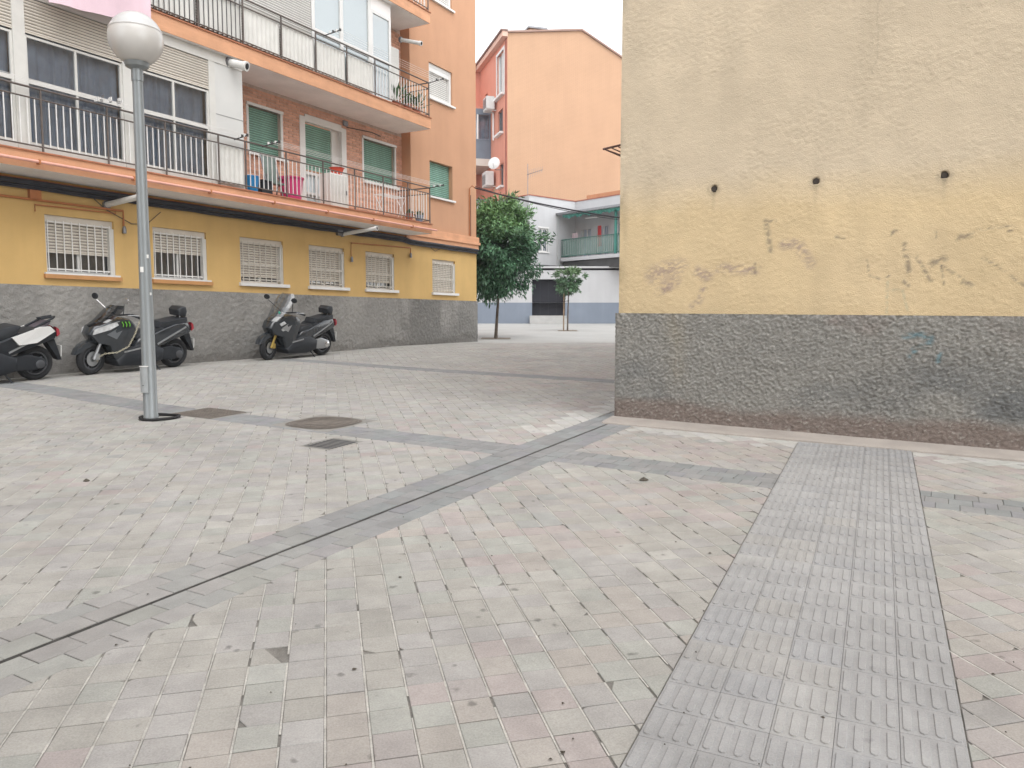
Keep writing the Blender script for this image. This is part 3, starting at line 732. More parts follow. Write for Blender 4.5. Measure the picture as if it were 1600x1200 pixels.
# railings
balu = MB().box(-.007, .007, -.006, .006, 0, 1).mesh("baluster", m_bal)
dbalu = MB().box(-.006, .006, -.006, .006, 0, 1).mesh("baluster", m_blk)
def railing(zs, h, posts, white, darkb, corr):
    rl = put("railing", None, ab)
    y = -.765
    for z, r in ((zs+h, .017), (zs+h-.155, .013), (zs+.085, .013)):
        g = MB(); g.tube([(S0, y, z), (7.06, y, z)], r, 6); g.tube([(7.06, y, z), (7.06, YB if zs < 9 else .25, z)], r, 6); g.build("rail", m_rail, rl)
    for x in posts:
        g = MB(); g.box(x-.012, x+.012, y-.012, y+.012, zs, zs+h); g.build("post", m_rail, rl)
    for (a, b, p) in white:
        x = a
        while x < b:
            o = put("baluster", balu, rl, (x, y+.002, zs+.09)); o.scale = (1, 1, h-.25); x += p
    for (a, b, p) in darkb:
        x = a
        while x < b:
            o = put("baluster", dbalu, rl, (x, y+.002, zs+.03)); o.scale = (1, 1, h-.03); x += p
    for yy in np.arange(-.66, .25, .12):   # return at the end of the balcony
        o = put("baluster", balu, rl, (7.06, float(yy), zs+.09)); o.scale = (1, 1, h-.25)
    for (a, b) in corr:
        n = int((b-a)/.028); g = MB()
        pts = [(a+(b-a)*k/n, -.735+(.012 if k % 4 in (1, 2) else -.012)) for k in range(n+1)]
        for p, q in zip(pts[:-1], pts[1:]): g.quad((p[0], p[1], zs+.07), (q[0], q[1], zs+.07), (q[0], q[1], zs+h-.17), (p[0], p[1], zs+h-.17))
        g.build("corrugated_panel", m_corr, rl)
railing(4.05, .95, [-5.3, -4.2, -3.14, -2.07, -.98, .17, .82, 1.9, 3.0, 4.05, 5.1, 6.1, 7.06], [(-5.25, -3.15, .112), (-3.02, -.3, .112), (-.2, .18, .112), (.93, 7.0, .115)], [], [(.19, .80)])
railing(6.84, .90, [-1.3, -.2, .85, 1.85, 2.85, 3.85, 4.85, 7.06], [(4.95, 7.0, .115)], [(-5, .85, .105)], [(-4.5, -1.32), (-1.28, -.22), (-.18, .83), (.87, 1.83), (1.87, 2.83), (2.87, 3.83), (3.87, 4.83)])
railing(9.55, .95, [5.0, 6.0, 7.06], [(4.0, 7.0, .12)], [], [(.5, 4.0)])

# glazed balcony, first floor
def enclosure(parent_name): return put(parent_name, None, ab)
YE = -.66
en = enclosure("glazed_balcony")
for (a, b) in ((-5.22, -5.05), (-3.46, -3.28), (-1.70, -1.45), (.06, .20)):
    g = MB(); g.box(a, b, YE-.03, YE+.06, 4.05, 6.36); g.build("post", m_alu, en)
g = MB(); g.box(-6.9, .86, YE-.035, YE+.06, 6.36, 6.535); g.build("head_panel", m_alu, en)
g = MB(); g.box(.20, .86, YE-.02, YE+.06, 4.05, 6.36); g.box(.80, .86, YE+.06, YB, 4.05, 6.53); g.build("end_panel", mat("panel_grey_white", (.60, .60, .585), .6, .05, 2), en)
g = MB(); g.box(.19, .865, YE-.024, YE-.0195, 5.40, 5.415); g.build("panel_joint", mat("joint_grey", (.3, .3, .3)), en)
for (a, b) in ((-6.9, -5.22), (-5.05, -3.46), (-3.28, -1.70), (-1.45, .06)):
    mid = (a+b)/2
    slats(en, a, b, 5.80, 6.36, YE, m_slat, .047)
    g = frame_mb(a, b, 4.17, 5.80, YE, .035, .05, (mid,)); g.box(a+.035, b-.035, YE-.004, YE+.05, 5.08, 5.145); g.box(a, b, YE-.01, YE+.06, 4.05, 4.17); g.build("frame", m_alu, en)
    for (p, q) in ((a+.035, mid-.018), (mid+.018, b-.035)):
        pane(en, p, q, 5.145, 5.765, YE+.03, m_gdark); pane(en, p, q, 4.2, 5.08, YE+.032, m_gdark)
    folds(a, b, 4.1, 5.9, YE+.16, m_curt, "curtain", en, .035, .13)
# glazed balcony, second floor
en = enclosure("glazed_balcony")
slats(en, .9, 2.82, 6.9, 9.1, YE, m_wslat, .05); slats(en, -3.4, .8, 6.9, 9.1, YE, m_wslat, .05)
g = frame_mb(2.85, 4.86, 6.86, 9.25, YE, .10, .07, (3.82,), (7.82,)); g.box(.8, .9, YE, YE+.06, 6.86, 9.25); g.box(-3.4, 2.85, YE-.01, YE+.05, 9.1, 9.25); g.build("frame", m_wht, en)
g = frame_mb(4.86, 5.62, 6.86, 8.92, YE+.005, .07, .06, (), (7.82,)); g.build("frame", m_wht, en)
g = MB(); g.box(4.86, 5.62, YE+.01, YE+.05, 8.92, 9.25); g.build("head_panel", m_sof, en)
pane(en, 2.95, 3.77, 7.84, 9.15, YE+.03, m_gpale); pane(en, 3.87, 4.76, 7.84, 9.15, YE+.03, m_gpale); pane(en, 4.93, 5.55, 7.84, 8.85, YE+.03, m_gpale)
pane(en, 2.95, 4.76, 6.9, 7.8, YE+.03, m_gpale); pane(en, 4.93, 5.55, 6.93, 7.8, YE+.03, m_gpale)
folds(2.9, 4.8, 6.9, 9.2, YE+.14, m_wcurt, "curtain", en, .03, .12); folds(4.9, 5.5, 6.9, 8.9, YE+.3, m_curt, "curtain", en, .03, .12)
g = MB(); g.box(5.58, 5.62, YE+.06, YB, 6.85, 8.92); g.build("side_panel", m_alu, en)

# services on the facade
g = MB(); g.tube([(S0, -.855, 3.885), (7.25, -.855, 3.885)], .024, 8); g.build("gas_pipe", m_pipe, ab, True)
for x in np.arange(-6.4, 7.2, 1.57):
    g = MB(); g.box(x-.014, x+.014, -.885, -.80, 3.85, 3.915); g.build("pipe_clamp", m_opipe, ab)
for k, (zz, yy, r) in enumerate(((3.71, -.06, .026), (3.675, -.085, .024), (3.64, -.055, .024), (3.60, -.07, .018), (3.70, -.11, .022))):
    g = MB(); pts = []
    for x in np.arange(S0, 10.6, .35):
        t = ((x+7) % 1.4)/1.4; sag = .018*(4*t*(1-t))*(.5+rnd.random()*.6); f = 1 if x < 7 else 1.
        pts.append((float(x), yy-.0, zz-sag*(1 if k > 1 else .4)-(0.0 if x < 6.9 else .05)))
    g.tube(pts, r, 6); g.build("cable", m_cab, ab)
g = MB(); g.tube([(S0, -.035, 3.735), (6.9, -.035, 3.735)], .02, 6); g.build("conduit", m_opipe, ab)
def pipe(pts, m=m_opipe, r=.016, name="wall_pipe"): g = MB(); g.tube(pts, r, 7); return g.build(name, m, ab, True)
pipe([(S0, -.035, 3.41), (-1.36, -.035, 3.43), (-1.36, -.035, 3.16)], r=.02)
pipe([(-2.9, -.03, 3.24), (-2.9, -.03, 3.35), (-1.5, -.03, 3.37), (-1.5, -.03, 3.43)], r=.012)
pipe([(4.72, -.03, 3.05), (4.72, -.03, 3.38), (7.16, -.03, 3.45), (7.16, -.03, 3.28)], r=.014)
m_grm = mat("grey_metal", (.22, .22, .23), .4, .15, 10, metal=.6)
for x, z in ((-1.36, 3.1), (4.72, 2.98), (7.14, 3.25)):
    g = MB(); g.lathe([(.0, -.07), (.035, -.07), (.035, .02), (.02, .06), (0, .06)], (x, -.05, z), 'z', 10); g.build("gas_valve", m_grm, ab, True)
for x, z in ((-2.9, 3.52), (4.30, 3.60)):
    g = MB(); g.box(x-.09, x+.09, -.075, 0, z-.08, z+.07); g.build("junction_box", m_opipe if x < 0 else m_grm, ab)
pipe([(10.2, -.03, 3.7), (10.2, -.03, 5.50), (10.22, -.10, 5.58), (10.30, -.16, 5.52)], r=.017, name="cable_riser")
pipe([(10.25, -.03, 3.7), (10.25, -.03, 5.3)], m_cab, .010, "cable_riser")
pipe([(-2.0, -.03, 3.66), (-1.7, -.04, 3.42), (-1.2, -.03, 3.22), (-.9, -.03, 3.24), (-.6, -.04, 3.5)], m_cab, .007, "loose_cable")
pipe([(8.0, -.03, 3.58), (8.3, -.05, 3.44), (8.7, -.03, 3.58)], m_cab, .007, "loose_cable")
m_flue = mat("white_flue", (.66, .66, .64), .45, .08, 5)
def flue(p, q, r=.05):
    fl = put("flue_pipe", None, ab); P, Q = Vector(p), Vector(q); d = (Q-P).normalized()
    g = MB(); g.tube([P, Q], r, 12); g.build("tube", m_flue, fl, True)
    g = MB(); g.tube([P-d*.005, P+d*.04], r*1.5, 12); g.build("wall_plate", m_grm, fl, True)
    g = MB(); g.tube([Q-d*.05, Q+d*.01], r*1.25, 12); g.build("rim", m_flue, fl, True)
    g = MB(); g.tube([Q+d*.008, Q+d*.014], r*.8, 10); g.build("outlet", m_dark, fl)
flue((-1.66, 0, 3.50), (-1.63, -.92, 3.58)); flue((4.42, 0, 3.56), (4.60, -.95, 3.67), .045)
flue((.56, -.66, 6.46), (.68, -1.02, 6.36), .075); flue((6.58, -.2, 8.80), (6.66, -.82, 8.62), .05)
g = MB(); g.box(4.86, 5.02, .26, .30, 6.30, 6.42); g.build("vent_grille", m_grm, ab)
g = MB(); g.tube([(5.0, .29, 6.28), (5.6, -.02, 6.24), (5.9, -.05, 6.20)], .012); g.build("awning_arm", m_blk, ab)

# ------------------------------------------------------------------ street lamp
m_steel = mat("painted_steel", (.24, .26, .27), .38, .07, 2, streak=.08, streak2=(14, 14, .6), metal=.25, spec=.5)
m_opal = mat("opal_globe", (.52, .52, .515), .18, .03, 3, spec=.5)
m_bowl = mat("grey_globe_bowl", (.56, .545, .525), .25, .05, 3, spec=.5)
m_rub = mat("black_rubber", (.02, .02, .021), .7, .2, 8)
lx, ly = -4.21937, 8.91027; lz = gzf(lx, ly)
lamp = thing("street_lamp", "grey steel street lamp with a large white globe standing on the paving", "street lamp", (lx, ly, lz))
HT = 4.02
g = MB(); g.lathe([(.0, 0), (.083, 0), (.083, .05), (.078, .06), (.075, 1.0), (.062, 2.2), (.056, HT-.18), (.056, HT-.06), (0, HT-.06)], n=20); g.build("pole", m_steel, lamp, True)
g = MB(); g.lathe([(.0, HT-.185), (.063, HT-.185), (.063, HT-.06), (.12, HT-.03), (.135, HT+.015), (.10, HT+.02), (0, HT+.02)], n=24); g.build("collar", m_steel, lamp, True)
RG = .288; cz = HT+.275
up_ = [(RG*math.cos(R(t)), cz+RG*math.sin(R(t))) for t in range(18, 91, 6)]; lo_ = [(RG*math.cos(R(t)), cz+RG*math.sin(R(t))) for t in range(-66, 19, 6)]
g = MB(); g.lathe([(0, lo_[0][1])]+lo_+[(lo_[-1][0]+.006, lo_[-1][1]-.010), (lo_[-1][0]+.006, lo_[-1][1]+.001)], n=40); g.build("lower_bowl", m_bowl, lamp, True)
g = MB(); g.lathe([(up_[0][0]+.004, up_[0][1]+.002)]+up_[1:], n=40); g.build("upper_globe", m_opal, lamp, True)
a0 = math.atan2(-ly, -lx)
def on_pole(z0, z1, da, wid, r0, name, m, t=.02):
    g = MB(); rs = []
    for z in (z0, z1):
        ring = []
        for k in range(7):
            a = a0+da+wid*(k/6-.5); ring.append(((r0+t)*math.cos(a), (r0+t)*math.sin(a), z))
        for k in range(6, -1, -1):
            a = a0+da+wid*(k/6-.5); ring.append(((r0-.01)*math.cos(a), (r0-.01)*math.sin(a), z))
        rs.append(ring)
    g.rings(rs); return g.build(name, m, lamp)
dr = on_pole(.32, .62, -.75, 1.15, .078, "access_door", mat("access_door_steel", (.36, .38, .39), .45, .1, 6, metal=.2), .022)
on_pole(.617, .628, -.72, 1.3, .08, "door_lip", m_wht, .026)
g = MB(); aa = a0-.75; g.lathe([(0, 0), (.008, 0), (.008, .006), (0, .006)], (0, 0, .40), 'z', 8); o = g.build("lock", m_rub, dr); o.location = (.1*math.cos(aa), .1*math.sin(aa), 0)
for z0, z1, da, w_ in ((1.70, 1.76, -.5, .55), (1.86, 1.90, .5, .35), (1.44, 1.47, .75, .3)):
    on_pole(z0, z1, da, w_, .071 if z0 < 1.8 else .068, "sticker", m_wht, .002)
rr = thing("rubber_ring", "black rubber ring lying round the foot of the lamp pole", "ring", (lx+.03, ly+.04, lz+.02))
g = MB(); g.tube([((.215+.02*math.sin(3*k/24*6.283))*math.cos(k/24*6.283)+.04, .19*math.sin(k/24*6.283), .004*math.sin(k)+.037*.2*math.sin(k/24*6.283)) for k in range(24)], .017, 8, closed=True); g.build("hose", m_rub, rr, True)
rr["label"] = "black rubber ring lying round the foot of the lamp pole"

# ------------------------------------------------------------------ covers and grate in the paving
m_iron = mat("worn_cast_iron", (.145, .128, .112), .7, .25, 10, bump=.002, bscale=90, grain=.2, pos=True)
m_cfr = mat("cement_frame", (.24, .232, .215), .9, .14, 6, grain=.1, pos=True)
def slab_sn(g, s0, s1, n0, n1, dz, th):
    a = [pg(s0, n0, dz), pg(s1, n0, dz), pg(s1, n1, dz), pg(s0, n1, dz)]; b = [(x, y, z-th) for x, y, z in a]
    return g.add(b+a, [(3, 2, 1, 0), (4, 5, 6, 7), (0, 1, 5, 4), (1, 2, 6, 5), (2, 3, 7, 6), (3, 0, 4, 7)])
mc = thing("manhole_cover", "square brown iron cover set in the paving beside the lamp", "manhole cover", group="iron covers in the paving")
g = MB(); slab_sn(g, -4.12, -3.5, 4.78, 5.58, -.002, .03); g.build("frame", m_cfr, mc)
for i in range(2):
    g = MB(); slab_sn(g, -4.08+.275*i, -3.815+.275*i, 4.83, 5.53, .003, .02); g.build("plate", m_iron, mc)
g = MB()
for i in range(12):
    for j in range(14): slab_sn(g, -4.06+.045*i+(.012 if i > 5 else 0), -4.035+.045*i+(.012 if i > 5 else 0), 4.85+.047*j, 4.875+.047*j, .0055, .003)
kind(g.build("stud_pattern", m_iron, mc), "stuff")
mc2 = thing("manhole_cover", "rounded worn iron cover in the paving just behind the small drain grate", "manhole cover", group="iron covers in the paving")
g = MB(); slab_sn(g, -4.04, -3.2, 6.46, 7.32, -.002, .03); g.build("frame", m_cfr, mc2)
cs, cn = -3.62, 6.89
def disc_sn(r0, r1, dz, n=40):
    g = MB(); v = []; f = []
    for k in range(n):
        a = 6.2832*k/n; q = 1/(abs(math.cos(a))**3.2+abs(math.sin(a))**3.2)**(1/3.2); v.append(pg(cs+q*r1*math.cos(a), cn+q*r1*math.sin(a), dz)); v.append(pg(cs+q*r0*math.cos(a), cn+q*r0*math.sin(a), dz))
    f = [(2*k, 2*((k+1) % n), 2*((k+1) % n)+1, 2*k+1) for k in range(n)]
    return g.add(v, f)
disc_sn(.0, .335, .003).build("cover", m_iron, mc2); disc_sn(.345, .375, .002).build("rim", m_iron, mc2); disc_sn(.18, .20, .006).build("ring_rib", m_iron, mc2); disc_sn(.27, .29, .006).build("ring_rib", m_iron, mc2)
gr = thing("drain_grate", "small slotted drain grate in the paving in front of the covers", "drain grate")
g = MB(); slab_sn(g, -4.74, -4.24, 7.6, 8.0, -.0040, .0015); g.build("pit", m_dark, gr)  # flat dark sheet, painted for the shade down in the drain
for r in ((-4.74, -4.70, 7.6, 8.0), (-4.28, -4.24, 7.6, 8.0), (-4.70, -4.28, 7.6, 7.63), (-4.70, -4.28, 7.97, 8.0)):
    g = MB(); slab_sn(g, *r, -.0015, .05); g.build("frame_bar", m_cfr, gr)
for k in range(8):
    g = MB(); slab_sn(g, -4.70+.0525*k+.02, -4.70+.0525*k+.04, 7.63, 7.97, -.0022, .02); g.build("grate_bar", mat("galvanised", (.22, .22, .215), .5, .1, 8, metal=.3), gr)

# ------------------------------------------------------------------ scooters
m_gloss = mat("black_gloss", (.026, .031, .037), .22, .1, 5, spec=.5, coat=.6)
m_matte = mat("black_plastic", (.021, .024, .029), .5, .15, 8)
m_seat = mat("seat_vinyl", (.026, .029, .034), .5, .1, 8, bump=.001, bscale=200)
m_pur = mat("faded_seat_vinyl", (.10, .085, .10), .65, .12, 6)
m_tyre = mat("tyre_rubber", (.022, .023, .025), .8, .15, 12)
m_rim = mat("grey_alloy", (.10, .105, .115), .4, .1, 8, metal=.6)
m_chr = mat("chrome", (.6, .6, .6), .18, .0, metal=.9)
m_silv = mat("silver_trim", (.34, .35, .36), .3, .05, 8, metal=.5)
m_lens = mat("headlight_lens", (.50, .51, .52), .12, .25, 14, spec=.6, coat=.5)
m_red = mat("red_lens", (.36, .03, .045), .2, .1, 6, coat=.5)
m_gold = mat("gold_fork", (.45, .32, .09), .35, .1, 8, metal=.5)
m_wpl = mat("white_fairing", (.68, .68, .67), .3, .04, 5, coat=.4)
m_claw = mat("green_claw", (.16, .55, .05), .5)
m_shield = glass("smoked_windshield", (.05, .055, .06), .10, .45)
m_shdark = glass("dark_windshield", (.012, .013, .015), .12, .12)
def wheel(parent, name, x, r, w, disc=True):
    wh = put(name, None, parent, (x, 0, r))
    g = MB(); pr = []
    for k in range(13):
        t = R(-160+320*k/12); pr.append((r-.052+.052*math.cos(t), .5*w*math.sin(t)))
    g.lathe(pr[::1]+[(r-.10, .3*w), (r-.10, -.3*w)], axis='y', n=36); g.build("tyre", m_tyre, wh, True)
    g = MB(); g.lathe([(r-.075, -.34*w), (r-.075, .34*w), (r-.115, .30*w), (r-.12, 0), (r-.115, -.30*w)], axis='y', n=32)
    g.build("rim", m_rim, wh, True)
    g = MB(); g.lathe([(0, -.4*w), (.045, -.4*w), (.05, .4*w), (0, .4*w)], axis='y', n=14); g.build("hub", m_rim, wh, True)
    for k in range(5):
        a = 6.2832*k/5; c_, s_ = math.cos(a), math.sin(a); g = MB()
        g.tube([(.03*c_, 0, .03*s_), ((r-.10)*c_, 0, (r-.10)*s_)], [.020, .014], 6); g.build("spoke", m_rim, wh, True)
    if disc:
        g = MB(); g.lathe([(.055, .36*w), (.125, .36*w), (.125, .40*w), (.055, .40*w)], axis='y', n=28); g.build("brake_disc", m_silv, wh)
    return wh
def scooter(name, label, loc, rz, kind_, lean=-7, steer=0):
    t = thing(name, label, "scooter", loc, rz, "scooters parked along the grey plinth"); t.rotation_euler = (R(lean), 0, rz)
    XF, XR = .80, -.78
    body = {'claw': m_gloss, 'gold': m_gloss, 'white': m_matte}[kind_]
    fw = wheel(t, "front_wheel", XF, .275, .12); wheel(t, "rear_wheel", XR, .275, .15, False)
    fw.rotation_euler = (0, 0, R(steer))
    for sy in (-1, 1):
        g = MB(); g.tube([(XF+.0, sy*.085, .27), (XF-.16, sy*.085, .66)], .026, 8); g.build("fork_leg", m_gold if kind_ == 'gold' else m_silv, t, True)
    g = MB(); g.box(XF-.09, XF-.02, .06, .115, .26, .37, .01); g.build("brake_caliper", m_gold if kind_ == 'gold' else m_silv, t)
    g = MB(); pr = []
    for k in range(9):
        a = R(15+150*k/8); pr.append((XF+.325*math.cos(a), .275+.315*math.sin(a)))
    g.pillow(pr+[(XF-.30, .42), (XF-.14, .60), (XF+.05, .625), (XF+.2, .55)][::1][1:2]+[], .085, round_=.08); g.build("front_mudguard", m_gloss, t, True)
    # nose and leg shield
    tp = lambda x, z: (.55+.45*min(1, max(0, (.92-x)/.45)))*(1 if z > .3 else .8)
    g = MB(); g.pillow([(.905, .70), (.80, .56), (.60, .50), (.50, .30), (.44, .20), (.32, .22), (.22, .52), (.12, .78), (.14, .88), (.24, .96), (.42, .985), (.62, .93), (.84, .83)], .26, taper=tp, round_=.10); g.build("front_fairing", body, t, True)
    for sy in (-1, 1):
        if kind_ == 'gold': pl = [(.70, .79), (.60, .845), (.55, .80), (.66, .74)]; pl2 = [(.66, .67), (.56, .70), (.55, .655), (.62, .635)]
        else: pl = [(.86, .70), (.84, .78), (.60, .88), (.44, .93), (.46, .86), (.60, .78)]; pl2 = None
        for q in (pl, pl2):
            if not q: continue
            g = MB(); f2 = lambda x, z: .20*tp(x, z)+.052
            g.add([(x, sy*f2(x, z), z) for x, z in q]+[(x-.01, sy*(f2(x, z)-.07), z) for x, z in q], [tuple(range(len(q))), tuple(range(2*len(q)-1, len(q)-1, -1))]+[(i, (i+1) % len(q), len(q)+(i+1) % len(q), len(q)+i) for i in range(len(q))]); g.build("headlight", m_lens, t)
        g = MB(); q = [(.66, .70), (.40, .85), (.36, .83), (.50, .62)]
        g.add([(x, sy*(.20*tp(x, z)+.058), z) for x, z in q], [(0, 1, 2, 3)]); g.build("side_fairing", m_silv if kind_ == 'gold' else mat("grey_gloss", (.11, .12, .13), .3, .08, 6, coat=.4), t)
    # windshield
    top = 1.42 if kind_ == 'gold' else 1.17
    xt = .40 if kind_ == 'gold' else .42
    g = MB(); rows = []
    for k in range(7):
        f = k/6; z = .84+(top-.84)*f; x = .86+(xt-.86)*(f**(.75 if kind_ != 'gold' else .8)); hw = (.16+.10*math.sin(f*2.4))*(1 if f < .99 else .7)
        rows.append([(x-.11*(j/4-1)**2 if 0 else x-.10*((j-4)/4)**2, hw*(j-4)/4, z) for j in range(9)])
    for a, b in zip(rows[:-1], rows[1:]):
        for j in range(8): g.quad(a[j], a[j+1], b[j+1], b[j])
    g.build("windshield", m_shield if kind_ == 'gold' else m_shdark, t, True)
    if kind_ == 'gold':
        g = MB(); g.lathe([(.018, 0), (.03, 0), (.03, .006), (.018, .006)], (.66, .13, 1.02), 'x', 14); g.build("green_sticker", mat("green_sticker", (.08, .40, .30), .5), t)
    # handlebar, mirrors
    g = MB(); g.tube([(.20, .36, .99), (.26, .22, 1.03), (.34, .06, 1.0), (.34, -.06, 1.0), (.26, -.22, 1.03), (.20, -.36, .99)], .014, 8); g.build("handlebar", m_matte, t, True)
    for sy in (-1, 1):
        g = MB(); g.tube([(.235, sy*.24, 1.025), (.16, sy*.38, .98)], .021, 8); g.build("grip", m_rub, t, True)
        g = MB(); g.tube([(.30, sy*.25, 1.02), (.19, sy*.37, 1.02)], .006, 5); g.build("brake_lever", m_silv, t, True)
        mx, my, mz = (.52, sy*.40, 1.30) if kind_ != 'claw' else (.46, sy*.42, 1.28)
        g = MB(); g.tube([(.34, sy*.18, 1.03), (mx, my*.9, mz-.06)], .008, 6); g.build("mirror_stalk", m_chr if kind_ == 'claw' else m_matte, t, True)
        g = MB(); g.lathe([(0, -.022), (.045, -.018), (.062, 0), (.060, .012), (0, .014)], (0, 0, 0), 'x', 18); o = g.build("mirror", m_chr if kind_ == 'claw' and sy > 0 else m_matte, t, True); o.location = (mx, my, mz); o.scale = (1, 1.35, .85)
    # footboard, belly, tail
    g = MB(); g.pillow([(.50, .24), (.44, .14), (-.10, .12), (-.42, .20), (-.44, .40), (-.20, .50), (.05, .50), (.25, .46)], .235, round_=.07); g.build("footboard", m_matte, t, True)
    tt = lambda x, z: .62+.38*min(1, max(0, (x+1.12)/.6))
    tail = [(.20, .46), (.02, .40), (-.30, .42), (-.60, .52), (-.86, .60), (-1.06, .66), (-1.10, .76), (-.98, .86), (-.70, .84), (-.42, .76), (-.10, .64), (.08, .60)]
    g = MB(); g.pillow(tail, .215, taper=tt, round_=.09); g.build("rear_fairing", body, t, True)
    for sy in (-1, 1):
        g = MB(); f3 = lambda x, z: .215*tt(x, z)+.004
        q = [(-.30, .50), (-.92, .78), (-.93, .755), (-.30, .475)]
        g.add([(x, sy*f3(x, z), z) for x, z in q]+[(x, sy*(f3(x, z)-.03), z) for x, z in q], [(0, 1, 2, 3), (0, 3, 7, 4), (1, 5, 6, 2), (0, 4, 5, 1), (3, 2, 6, 7)]); g.build("trim_strip", m_silv, t)
        g = MB(); q = [(.02, .46), (.35, .40), (.35, .375), (.02, .43)]
        g.add([(x, sy*.238, z) for x, z in q]+[(x, sy*.2, z) for x, z in q], [(0, 1, 2, 3), (0, 3, 7, 4), (1, 5, 6, 2), (0, 4, 5, 1), (3, 2, 6, 7)]); g.build("trim_strip", m_silv, t)
    if kind_ == 'white':
        for sy in (-1, 1):
            q = [(-.34, .72), (-.44, .60), (-.72, .62), (-1.02, .78), (-.94, .86), (-.80, .86)]
            g = MB(); f3 = lambda x, z: .215*tt(x, z)+.02
            g.add([(x, sy*f3(x, z), z) for x, z in q]+[(x, sy*(f3(x, z)-.06), z) for x, z in q], [tuple(range(6))]+[(i, (i+1) % 6, 6+(i+1) % 6, 6+i) for i in range(6)]); g.build("white_side_panel", m_wpl, t)
        g = MB(); g.pillow([(-.30, .76), (-.66, .80), (-.98, .94), (-.96, .90), (-.70, .70), (-.40, .66)], .15, round_=.08); g.build("passenger_seat", m_pur, t, True)
        g = MB(); g.pillow([(.10, .66), (.02, .76), (-.20, .86), (-.44, .90), (-.52, .88), (-.40, .70), (-.1, .60)], .18, round_=.08); g.build("seat", m_seat, t, True)
        for sy in (-1, 1):
            g = MB(); g.tube([(-.72, sy*.13, .84), (-1.0, sy*.12, .98), (-1.08, sy*.06, 1.0), (-.86, sy*.05, .97)], .016, 6); g.build("grab_rail", m_matte, t, True)
    else:
        g = MB(); g.pillow([(.12, .60), (.04, .70), (-.10, .74), (-.30, .72), (-.40, .80), (-.50, .76), (-.30, .60), (0, .54)], .19, round_=.10); g.build("seat", m_seat, t, True)
        g = MB(); g.pillow([(-.34, .78), (-.40, .88), (-.54, .885), (-.76, .93), (-.96, .95), (-.98, .86), (-.70, .80), (-.46, .72)], .17, round_=.10); g.build("passenger_seat", m_seat, t, True)
        g = MB(); g.pillow([(-.78, .97), (-.76, 1.08), (-.82, 1.14), (-.93, 1.14), (-.96, 1.05), (-.93, .95)], .15, round_=.14); g.build("backrest", m_seat, t, True)
        g = MB(); g.tube([(-.84, .06, .90), (-.88, .06, 1.02)], .014, 6); g.tube([(-.84, -.06, .90), (-.88, -.06, 1.02)], .014, 6); g.build("backrest_bracket", m_silv, t)
    for sy in (-1, 1):
        g = MB(); q = [(-1.06, .69), (-1.112, .73), (-1.095, .81), (-1.05, .845)]
        g.add([(x, sy*(.215*tt(x, z)*.95+.008), z) for x, z in q]+[(x-.02, sy*.03, z) for x, z in q], [(0, 1, 2, 3)]+[(i, (i+1) % 4, 4+(i+1) % 4, 4+i) for i in range(4)]); g.build("tail_light", m_red, t)
    g = MB(); g.pillow([(-.92, .62), (-1.06, .64), (-1.14, .40), (-1.17, .30), (-1.12, .30), (-1.02, .46)], .085, round_=.05); g.build("rear_mudguard", m_matte, t, True)
    g = MB(); g.box(-1.155, -1.145, -.10, .10, .36, .54, .003); o = g.build("number_plate", m_wpl, t)
    # engine, swing arm, silencer, stand
    g = MB(); g.pillow([(-.25, .20), (-.30, .40), (-.60, .44), (-.86, .36), (-.90, .24), (-.70, .18)], .05, y0=.12, round_=.10); g.build("transmission_case", m_matte if kind_ != 'gold' else m_silv, t, True)
    g = MB(); g.tube([(-.20, -.16, .22), (-.50, -.17, .26), (-.60, -.17, .30), (-1.02, -.17, .42)], [.03, .035, .065, .06], 12); g.build("silencer", m_silv, t, True)
    g = MB(); g.lathe([(0, 0), (.06, 0), (.07, .02), (.05, .03), (0, .03)], (XR, .155, .275), 'y', 18); g.build("axle_cover", m_chr if kind_ == 'gold' else m_rim, t, True)
    g = MB(); g.tube([(-.25, .16, .18), (-.33, .26, .02), (-.40, .27, .0)], .014, 6); g.build("side_stand", m_matte, t, True)
    if kind_ == 'claw':
        e_ = put("emblem", None, t)
        q = [(.46, .94), (.30, .93), (.24, .82), (.40, .80)]
        g = MB(); g.add([(x, .20*tp(x, z)+.060, z) for x, z in q], [(0, 1, 2, 3)]); g.build("black_patch", m_rub, e_)
        for k in range(3):
            x0 = .425-.06*k; y = lambda x, z: .20*tp(x, z)+.062
            q = [(x0, .915), (x0-.008, .895), (x0-.028, .87), (x0-.022, .835), (x0-.034, .825-.008*(k == 1)), (x0-.044, .868), (x0-.024, .90), (x0-.018, .918)]
            g = MB(); g.add([(x, y(x, z), z) for x, z in q], [tuple(range(8))]); g.build("claw_stroke", m_claw, e_)
    return t
NB = .62
def park(name, label, s, n, kind_, **k):
    x, y = xy(s, n); dzx = (gzf(*xy(s-.78, n))-gzf(*xy(s+.78, n)))/1.56
    o = scooter(name, label, (x, y, gzf(x, y)-.004), R(60.5+180), kind_, **k)
    o.rotation_mode = 'XYZ'; m = Matrix.Rotation(o.rotation_euler[2], 4, 'Z') @ Matrix.Rotation(-math.atan(dzx), 4, 'Y') @ Matrix.Rotation(o.rotation_euler[0], 4, 'X')
    o.rotation_euler = m.to_euler(); return o
sA = park("parked_scooter", "black scooter with a green claw mark on its nose, behind the lamp pole", -1.60, .52, 'claw', steer=12)
sC = park("parked_scooter", "black scooter with tall smoked windshield and gold fork, nearest the far corner", 2.25, .55, 'gold', steer=14)
sB = park("parked_scooter", "scooter with a white tail panel and faded purple seat, cut off by the picture edge", -4.10, .52, 'white')
